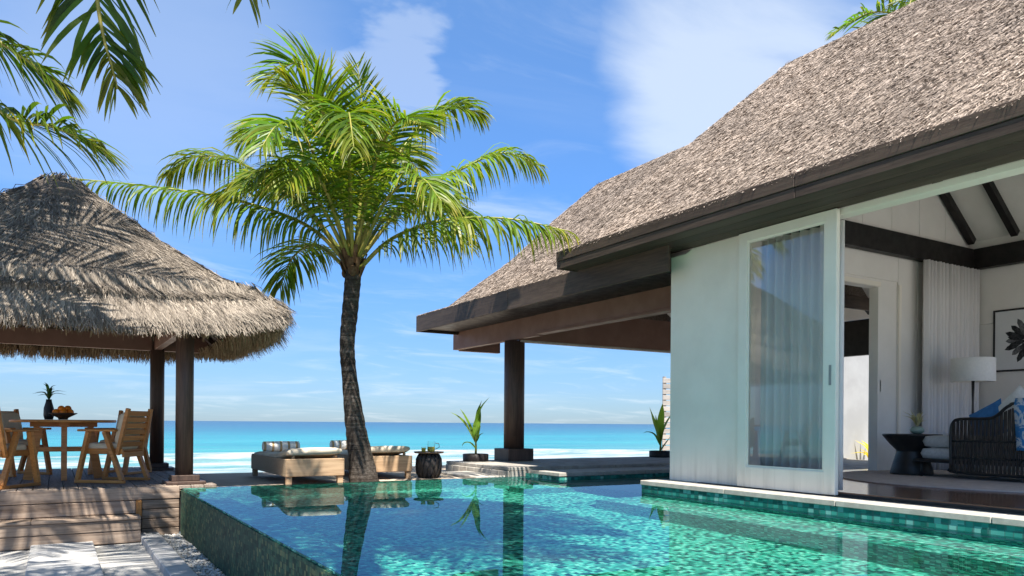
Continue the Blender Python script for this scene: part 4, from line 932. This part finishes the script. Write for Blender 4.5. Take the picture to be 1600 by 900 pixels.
# daybed: runs along the depth of the room, its woven back to the pool
so = thing('daybed', 'dark woven daybed with pale grey cushions in the villa room', 'sofa', (8.55, 4.0, RZ))
for x, y in ((.08, 1.12), (.82, 1.12), (.08, -.0), (.82, -.0), (.08, -1.05), (.82, -1.05)): MB().tube([(x, y, 0), (x, y, .17)], [.013, .017], 8).obj('leg', M['metal_black'], so)
MB().box(.02, .9, -1.12, 1.2, .165, .20, .008).obj('frame', M['metal_black'], so)
MB().blob((.47, .04, .265), .43, 1.16, .072, 44, 8, 7).obj('seat_cushion', M['grey_fabric'], so)
MB().blob((.47, .04, .405), .42, 1.14, .075, 44, 8, 7).obj('seat_cushion', M['grey_fabric'], so)
def backrim():
    pts = [(0, .74, .10), (0, .745, .50), (0, .72, .62), (0, .64, .66), (0, .36, .665), (0, .26, .70), (0, .14, .80), (0, -.02, .825), (0, -1.1, .83), (0, -1.16, .78), (0, -1.16, .10), (0, -.4, .07), (0, .66, .07), (0, .74, .12)]
    return pts
BP = backrim(); MB().tube(spline(BP, 70), .017, 8).obj('back_frame', M['metal_black'], so)
MB().tube([(0, .73, .42), (0, -1.15, .42)], .012, 8).tube([(0, .73, .235), (0, -1.15, .235)], .011, 8).obj('back_rail', M['metal_black'], so)
wb = MB(); ny = 92
for i in range(ny):
    y = .72 - 1.86 * i / (ny - 1)
    top = .655 if y > .36 else (.83 if y < -.02 else lerp(.83, .665, (y + .02) / .38)); top = .62 if y > .68 else top
    wb.box(-.006 if i % 2 else .0, .002 if i % 2 else .008, y - .0075, y + .0075, .07, top)
wb.obj('webbing', M['weave'], so)['kind'] = 'stuff'
def pillow(name, loc, rot, size, m, label, cat='pillow'):
    V = []; n = 14
    for sgn in (1, -1):
        for j in range(n + 1):
            for i in range(n + 1):
                u, v = i / n * 2 - 1, j / n * 2 - 1; b = max(0, (1 - u * u) * (1 - v * v)) ** .42; pin = 1 - .06 * (1 - u * u) * abs(v) ** 3 - .06 * (1 - v * v) * abs(u) ** 3
                V.append((u * size[0] * pin, sgn * size[2] * b, v * size[1] * pin))
    N = (n + 1) ** 2; F = []
    for q in (0, 1):
        for j in range(n):
            for i in range(n): f = (q * N + j * (n + 1) + i, q * N + j * (n + 1) + i + 1, q * N + (j + 1) * (n + 1) + i + 1, q * N + (j + 1) * (n + 1) + i); F.append(f if q else f[::-1])
    o = MB().add(V, F, True).obj(name, M[m]); o.location = loc; o.rotation_euler = rot; return tag(o, label, cat, 'pillows on the daybed')
pillow('pillow', (8.78, 4.47, RZ + .62), (.30, .45, R(80)), (.21, .21, .07), 'blue', 'plain blue pillow leaning on the daybed back')
pillow('pillow', (8.76, 4.16, RZ + .75), (.15, R(45), R(84)), (.20, .20, .08), 'white_fabric', 'white pillow standing on its corner on the daybed')
th_ = MB()
V = []; nn = 12
for j in range(nn + 1):
    s = j / nn
    for i in range(7):
        y = -.12 - i * .07 - .02 * s; x = .05 - .075 * min(1, s * 6) + .008 * math.sin(i * 1.9 + s * 3); z = .85 - max(0, s - .08) * .56 + (.02 if s < .1 else 0); x = x if s > .05 else .08; V.append((x, y + .02 * (1 - s), z))
F = [(j * 7 + i, j * 7 + i + 1, (j + 1) * 7 + i + 1, (j + 1) * 7 + i) for j in range(nn) for i in range(6)]
o = MB().add(V, F, True).obj('throw_blanket', M['throw']); o.location = (8.55, 4.19, RZ); o.modifiers.new('t', 'SOLIDIFY').thickness = .012; tag(o, 'blue and white patterned throw hung over the daybed back', 'blanket')
pc = thing('framed_picture', 'black framed print of a dark flower head on the panelled wall', 'picture', (11.255, 5.20, 1.95))
for args in ((-.02, 0, -.46, .46, -.43, -.405), (-.02, 0, -.46, .46, .405, .43), (-.02, 0, -.46, -.435, -.4049, .4049), (-.02, 0, .435, .46, -.4049, .4049)): MB().box(*args, .003).obj('frame_bar', M['metal_black'], pc)
MB().box(-.012, -.001, -.4349, .4349, -.4049, .4049).obj('print', M['paper'], pc)
fl_ = MB(); random.seed(3)
for ringi, (r0, r1, n_, w_) in enumerate(((.13, .33, 17, .075), (.10, .26, 13, .07), (.05, .19, 10, .06))):
    for i in range(n_):
        a = 2 * PI * i / n_ + ringi * .2; rr = r1 * random.uniform(.85, 1.1); ca, sa = math.cos(a), math.sin(a); xo = -.0135 - ringi * .0012 - .0002 * (i % 3)
        q = [(r0 * .5, 0), (lerp(r0, rr, .35), w_ * .5), (lerp(r0, rr, .75), w_ * .42), (rr, 0), (lerp(r0, rr, .75), -w_ * .42), (lerp(r0, rr, .35), -w_ * .5)]
        MB().add([(xo, u * ca - v * sa, u * sa + v * ca - .01) for u, v in q], [(5, 4, 3, 2, 1, 0)]).obj('print_petal', M['ink'] if (i + ringi) % 3 else M['ink_grey'], pc)
MB().lathe([(.018, 0), (.0, .002)], 12, cap=False).xf(Matrix.Translation((-.018, 0, -.01)) @ Matrix.Rotation(-PI / 2, 4, 'Y')).obj('print_centre', M['paper'], pc)

# ------------------------------------------------------------------ palms
random.seed(21)
CR = (3.33, 9.61, 2.74)
main = thing('coconut_palm', 'curved coconut palm with full green crown growing between the pool and the loungers', 'palm tree', (3.47, 9.56, -.05))
mo = Vector(main.location)
palm_trunk(main, [Vector(p) - mo for p in ((3.49, 9.56, -.08), (3.45, 9.58, .25), (3.37, 9.60, .74), (3.30, 9.63, 1.35), (3.27, 9.64, 1.77), (3.30, 9.62, 2.23), (3.33, 9.61, 2.64), (3.33, 9.61, 2.86))], [.205, .165, .130, .098, .098, .104, .106, .07])
FR = [ # leaf length, droop, fold, path (right, away, up)
 (.66, 2.6, -.15, [(0, 0, 0), (-.45, -.10, .45), (-.98, -.2, .68), (-1.68, -.3, .83), (-2.52, -.35, .93), (-3.43, -.4, 1.0)]),
 (.64, 1.9, 0, [(-.02, 0, .05), (-.64, .2, .77), (-1.27, .4, 1.27), (-1.88, .6, 1.58), (-2.40, .7, 1.62), (-2.75, .7, 1.38)]),
 (.60, 1.4, .1, [(-.02, .02, .1), (-.50, .3, 1.15), (-1.00, .6, 1.78), (-1.45, .85, 2.02), (-1.85, .95, 1.92)]),
 (.66, .75, .2, [(0, 0, .15), (-.12, .05, 1.4), (-.36, .1, 2.22), (-.76, .1, 2.62), (-1.22, .1, 2.40)]),
 (.50, .18, .45, [(.02, .02, .2), (.08, .1, 1.0), (.10, .15, 1.8), (.0, .2, 2.65)]),
 (.36, .2, .5, [(.05, .05, .2), (.24, .4, 1.0), (.44, .8, 2.15)]),
 (.60, 1.5, .1, [(.04, 0, .15), (.45, .2, 1.35), (.90, .5, 2.05), (1.25, .7, 2.32), (1.62, .8, 2.28)]),
 (.60, 1.9, 0, [(.05, 0, .1), (.70, .1, .90), (1.40, .2, 1.34), (1.95, .3, 1.58), (2.45, .3, 1.42)]),
 (.66, 2.6, -.15, [(.06, 0, 0), (.55, -.2, .36), (1.22, -.4, .53), (2.02, -.55, .52), (2.78, -.7, .34)]),
 (.60, 1.3, .0, [(-.05, .02, 0), (-.58, .4, .40), (-1.02, .8, .32), (-1.26, 1.0, -.05)]),
 (.66, 1.2, .15, [(0, -.02, .1), (.06, -.5, .92), (.15, -1.0, 1.36), (.26, -1.5, 1.38), (.42, -2.0, .85)]),
 (.64, 1.0, .15, [(-.02, -.02, .1), (-.26, -.5, .95), (-.40, -1.0, 1.36), (-.52, -1.5, 1.25), (-.62, -1.8, .9)]),
 (.64, 1.2, .1, [(.05, -.02, .1), (.52, -.5, .75), (.98, -1.0, .85), (1.28, -1.35, .50)]),
 (.64, 1.2, .1, [(-.03, -.02, .1), (-.42, -.5, .85), (-.78, -.9, .95), (-1.05, -1.3, .62)]),
 (.64, 1.0, .15, [(.03, .03, .1), (.42, .7, .95), (.95, 1.4, 1.1), (1.40, 2.0, .75)]),
 (.64, .9, .2, [(-.03, .03, .1), (-.3, .7, 1.05), (-.8, 1.5, 1.55), (-1.3, 2.2, 1.5)]),
 (.66, .6, .3, [(-.02, -.02, .15), (-.14, -.35, 1.2), (-.26, -.75, 1.75), (-.55, -1.1, 1.85)]),
 (.62, .8, .2, [(.03, -.02, .15), (.32, -.3, 1.2), (.66, -.65, 1.62), (.98, -1.0, 1.45)]),
 (.62, .9, .2, [(.03, .03, .15), (.15, .7, 1.35), (.35, 1.4, 1.95), (.6, 2.0, 1.9)]),
 (.60, .5, .3, [(-.01, .02, .15), (-.18, .3, 1.3), (-.32, .5, 2.0), (-.62, .7, 2.4)]),
 (.64, 1.1, .1, [(-.02, -.03, .1), (-.20, -.6, .8), (-.34, -1.1, .95), (-.42, -1.5, .62)]),
 (.62, 1.2, .1, [(-.03, 0, .08), (-.62, -.15, .78), (-1.15, -.3, .98), (-1.6, -.45, .78)]),
 (.62, 1.1, .1, [(.04, .02, .1), (.55, .3, .8), (1.05, .5, 1.0), (1.5, .7, .8)]),
]
FR = [(a, b, c, [(x, y, z * 1.05) for x, y, z in p]) for a, b, c, p in FR]
for lf, dr, fo, path in FR:
    frond(main, [local(CR, q) - mo for q in path], lf * 1.2, dr * .95, 88, .036, 'leaf', fo, .14)
for i, (a, z, r_) in enumerate(((1.9, -.02, .07), (4.4, -.03, .075))):
    p = Vector(CR) + Vector((math.cos(a) * .15, math.sin(a) * .15, z)); MB().blob(tuple(p - mo), r_ * .8, r_ * .8, r_ * .95, 12, 8).obj('coconut', M['husk'], main)
sh = MB()
for i in range(22):
    a = i * 2.4; r0 = .09; z0 = random.uniform(-.12, .1); p = Vector(CR) - mo + Vector((math.cos(a) * r0, math.sin(a) * r0, z0)); sh.bar(p, p + Vector((math.cos(a) * .09, math.sin(a) * .09, .22)), .05, .016)
sh.obj('leaf_sheath', M['husk'], main)

# palm over the sand path: its crown is above the picture, two leaf ends hang into view and its shade falls in the pool
PA = (.45, 3.2, 5.25)
pa = thing('leaning_palm', 'palm leaning over the sand path, dark leaf ends hanging at the top left', 'palm tree', (-1.5, 1.7, -.56)); ao = Vector(pa.location)
palm_trunk(pa, [Vector(p) - ao for p in ((-1.5, 1.7, -.6), (-1.1, 1.9, 1.6), (-.3, 2.5, 3.6), (.45, 3.2, 5.3))], [.21, .15, .12, .10])
random.seed(31)
for lf, dr, n_, path in ((.50, 1.0, 56, [PA, (.22, 3.9, 5.2), (.12, 4.38, 4.3), (.17, 4.56, 3.05), (.27, 4.50, 2.5)]), (.42, 1.0, 50, [PA, (.72, 3.8, 5.1), (.88, 4.15, 4.1), (.86, 4.22, 3.05)]),
                         (.7, .9, 60, [PA, (1.2, 3.6, 5.7), (2.0, 4.1, 5.4), (2.7, 4.4, 4.75)]), (.7, .9, 60, [PA, (1.3, 3.1, 5.8), (2.3, 2.9, 5.6), (3.2, 2.6, 4.9)]),
                         (.7, .7, 60, [PA, (1.0, 4.1, 5.9), (1.6, 5.1, 5.95), (2.1, 5.9, 5.6)]), (.7, .9, 60, [PA, (.6, 4.2, 5.9), (.8, 5.2, 5.9), (1.0, 6.0, 5.5)]),
                         (.7, .9, 60, [PA, (1.1, 2.6, 5.7), (1.9, 1.9, 5.4), (2.5, 1.4, 4.7)]), (.7, .8, 60, [PA, (.3, 2.4, 5.8), (.1, 1.4, 5.6), (0, .6, 4.9)]),
                         (.7, .9, 60, [PA, (-.4, 3.4, 5.8), (-1.2, 3.8, 5.7), (-1.9, 4.1, 5.1)]), (.7, .9, 60, [PA, (-.3, 2.7, 5.8), (-1.1, 2.2, 5.6), (-1.8, 1.8, 4.9)]),
                         (.75, .8, 70, [PA, (1.3, 3.9, 6.2), (2.1, 4.6, 6.1), (2.9, 5.2, 5.6)]), (.75, .8, 70, [PA, (1.2, 3.3, 6.1), (2.1, 3.5, 6.2), (3.0, 3.6, 5.8)]),
                         (.75, .8, 70, [PA, (1.1, 2.9, 6.0), (2.0, 2.4, 5.9), (2.9, 2.0, 5.3)]), (.75, .7, 70, [PA, (.8, 4.2, 6.3), (1.2, 5.2, 6.5), (1.5, 6.2, 6.3)]),
                         (.7, .6, 60, [PA, (.8, 3.5, 6.3), (1.3, 4.0, 7.0), (1.9, 4.4, 7.2)]), (.7, .6, 60, [PA, (.2, 3.6, 6.4), (-.2, 4.3, 7.0), (-.6, 5.0, 7.1)]),
                         (.7, .8, 60, [PA, (-.1, 4.1, 5.8), (-.5, 4.9, 5.9), (-.8, 5.6, 5.6)])):
    frond(pa, [Vector(p) - ao for p in path], lf * 1.1, dr, n_ + 30, .034, 'leaf', .15, .06, .62)  # leaflets coloured darker to stand for backlit shade
def low_in_frame(pts):      # keeps this crown's leaves above the roof line seen from the path
    for p in pts[1:]:
        t = p.x * FW.x + p.y * FW.y
        if t > .5 and p.z < .76 + .556 * t + .8: return True
    return False
palm('tall_leaning_palm', 'tall palm leaning out over the pool above the picture, throwing leaf shadows on the water', (-.5, -1.8, -.56), (1.25, 3.2, 6.0), [.2, .16, .14, .12, .1], 22, 2.4, 77, via=[(-.5, -1.5, 1.6), (-.1, -.3, 4.0), (.6, 1.7, 5.5)], cull=low_in_frame, leaf=.75, nleaf=70)
# palm beside the pavilion, left of the picture
PB = (-1.7, 7.7, 4.75)
pb = thing('pavilion_palm', 'palm left of the pavilion roof, two leaf ends reaching in from the left edge', 'palm tree', (-2.6, 6.9, -.56)); bo = Vector(pb.location)
palm_trunk(pb, [Vector(p) - bo for p in ((-2.6, 6.9, -.6), (-2.4, 7.0, 1.5), (-2.0, 7.4, 3.3), (-1.7, 7.7, 4.8))], [.2, .15, .12, .10])
random.seed(41)
for lf, dr, path in ((.55, .9, [PB, (-1.2, 7.8, 4.75), (-.6, 7.8, 4.1), (-.2, 7.68, 3.8), (.02, 7.6, 3.62)]), (.62, 1.0, [PB, (-1.2, 7.95, 4.35), (-.45, 7.83, 3.42), (-.02, 7.6, 3.26), (.28, 7.4, 3.10)]),
                     (.7, .7, [PB, (-1.1, 8.1, 5.4), (-.4, 8.5, 5.8), (.35, 8.75, 5.75)]), (.7, .7, [PB, (-1.2, 8.4, 5.4), (-.8, 9.1, 5.9), (-.3, 9.6, 6.0)]), (.7, .8, [PB, (-1.0, 7.6, 5.3), (-.2, 7.5, 5.7), (.7, 7.5, 5.5)]),
                     (.7, .8, [PB, (-1.9, 8.6, 5.3), (-2.1, 9.4, 5.5), (-2.2, 10.1, 5.2)]), (.7, .8, [PB, (-2.4, 7.9, 5.4), (-3.2, 8.1, 5.4), (-3.9, 8.2, 4.8)]), (.7, .8, [PB, (-2.2, 7.1, 5.4), (-2.8, 6.4, 5.4), (-3.3, 5.7, 4.8)]),
                     (.7, .8, [PB, (-1.5, 6.9, 5.4), (-1.3, 6.1, 5.5), (-1.2, 5.3, 5.0)]), (.7, .5, [PB, (-1.5, 7.9, 5.9), (-1.2, 8.2, 6.6), (-.7, 8.6, 7.0)])):
    frond(pb, [Vector(p) - bo for p in path], lf * 1.25, dr, 88, .036, 'leaf', .12, .08, .62)  # shade is put into this palm's leaf colour too
palm('path_palm', 'tall palm standing back from the sand path, shading the paving slabs', (-3.0, 1.6, -.56), (-2.1, 2.9, 5.4), [.2, .15, .12, .1], 16, 2.9, 51)
palm('garden_palm', 'palm behind the villa ridge with only its yellow green leaf tips showing', (15.6, 8.6, -.12), (15.3, 8.7, 8.3), [.22, .17, .14, .12], 17, 2.9, 61, m='leaf_far')
gp = [o for o in scn.objects if o.name.startswith('garden_palm')][0]; go = Vector(gp.location)
for path in ([(15.3, 8.7, 8.3), (14.6, 9.1, 8.95), (13.9, 9.35, 9.0), (13.1, 9.62, 8.5)], [(15.3, 8.7, 8.3), (15.0, 8.75, 9.3), (14.5, 8.85, 9.8), (13.8, 9.0, 9.55)]):
    frond(gp, [Vector(p) - go for p in path], .7, .7, 60, .05, 'leaf', .2, .1)
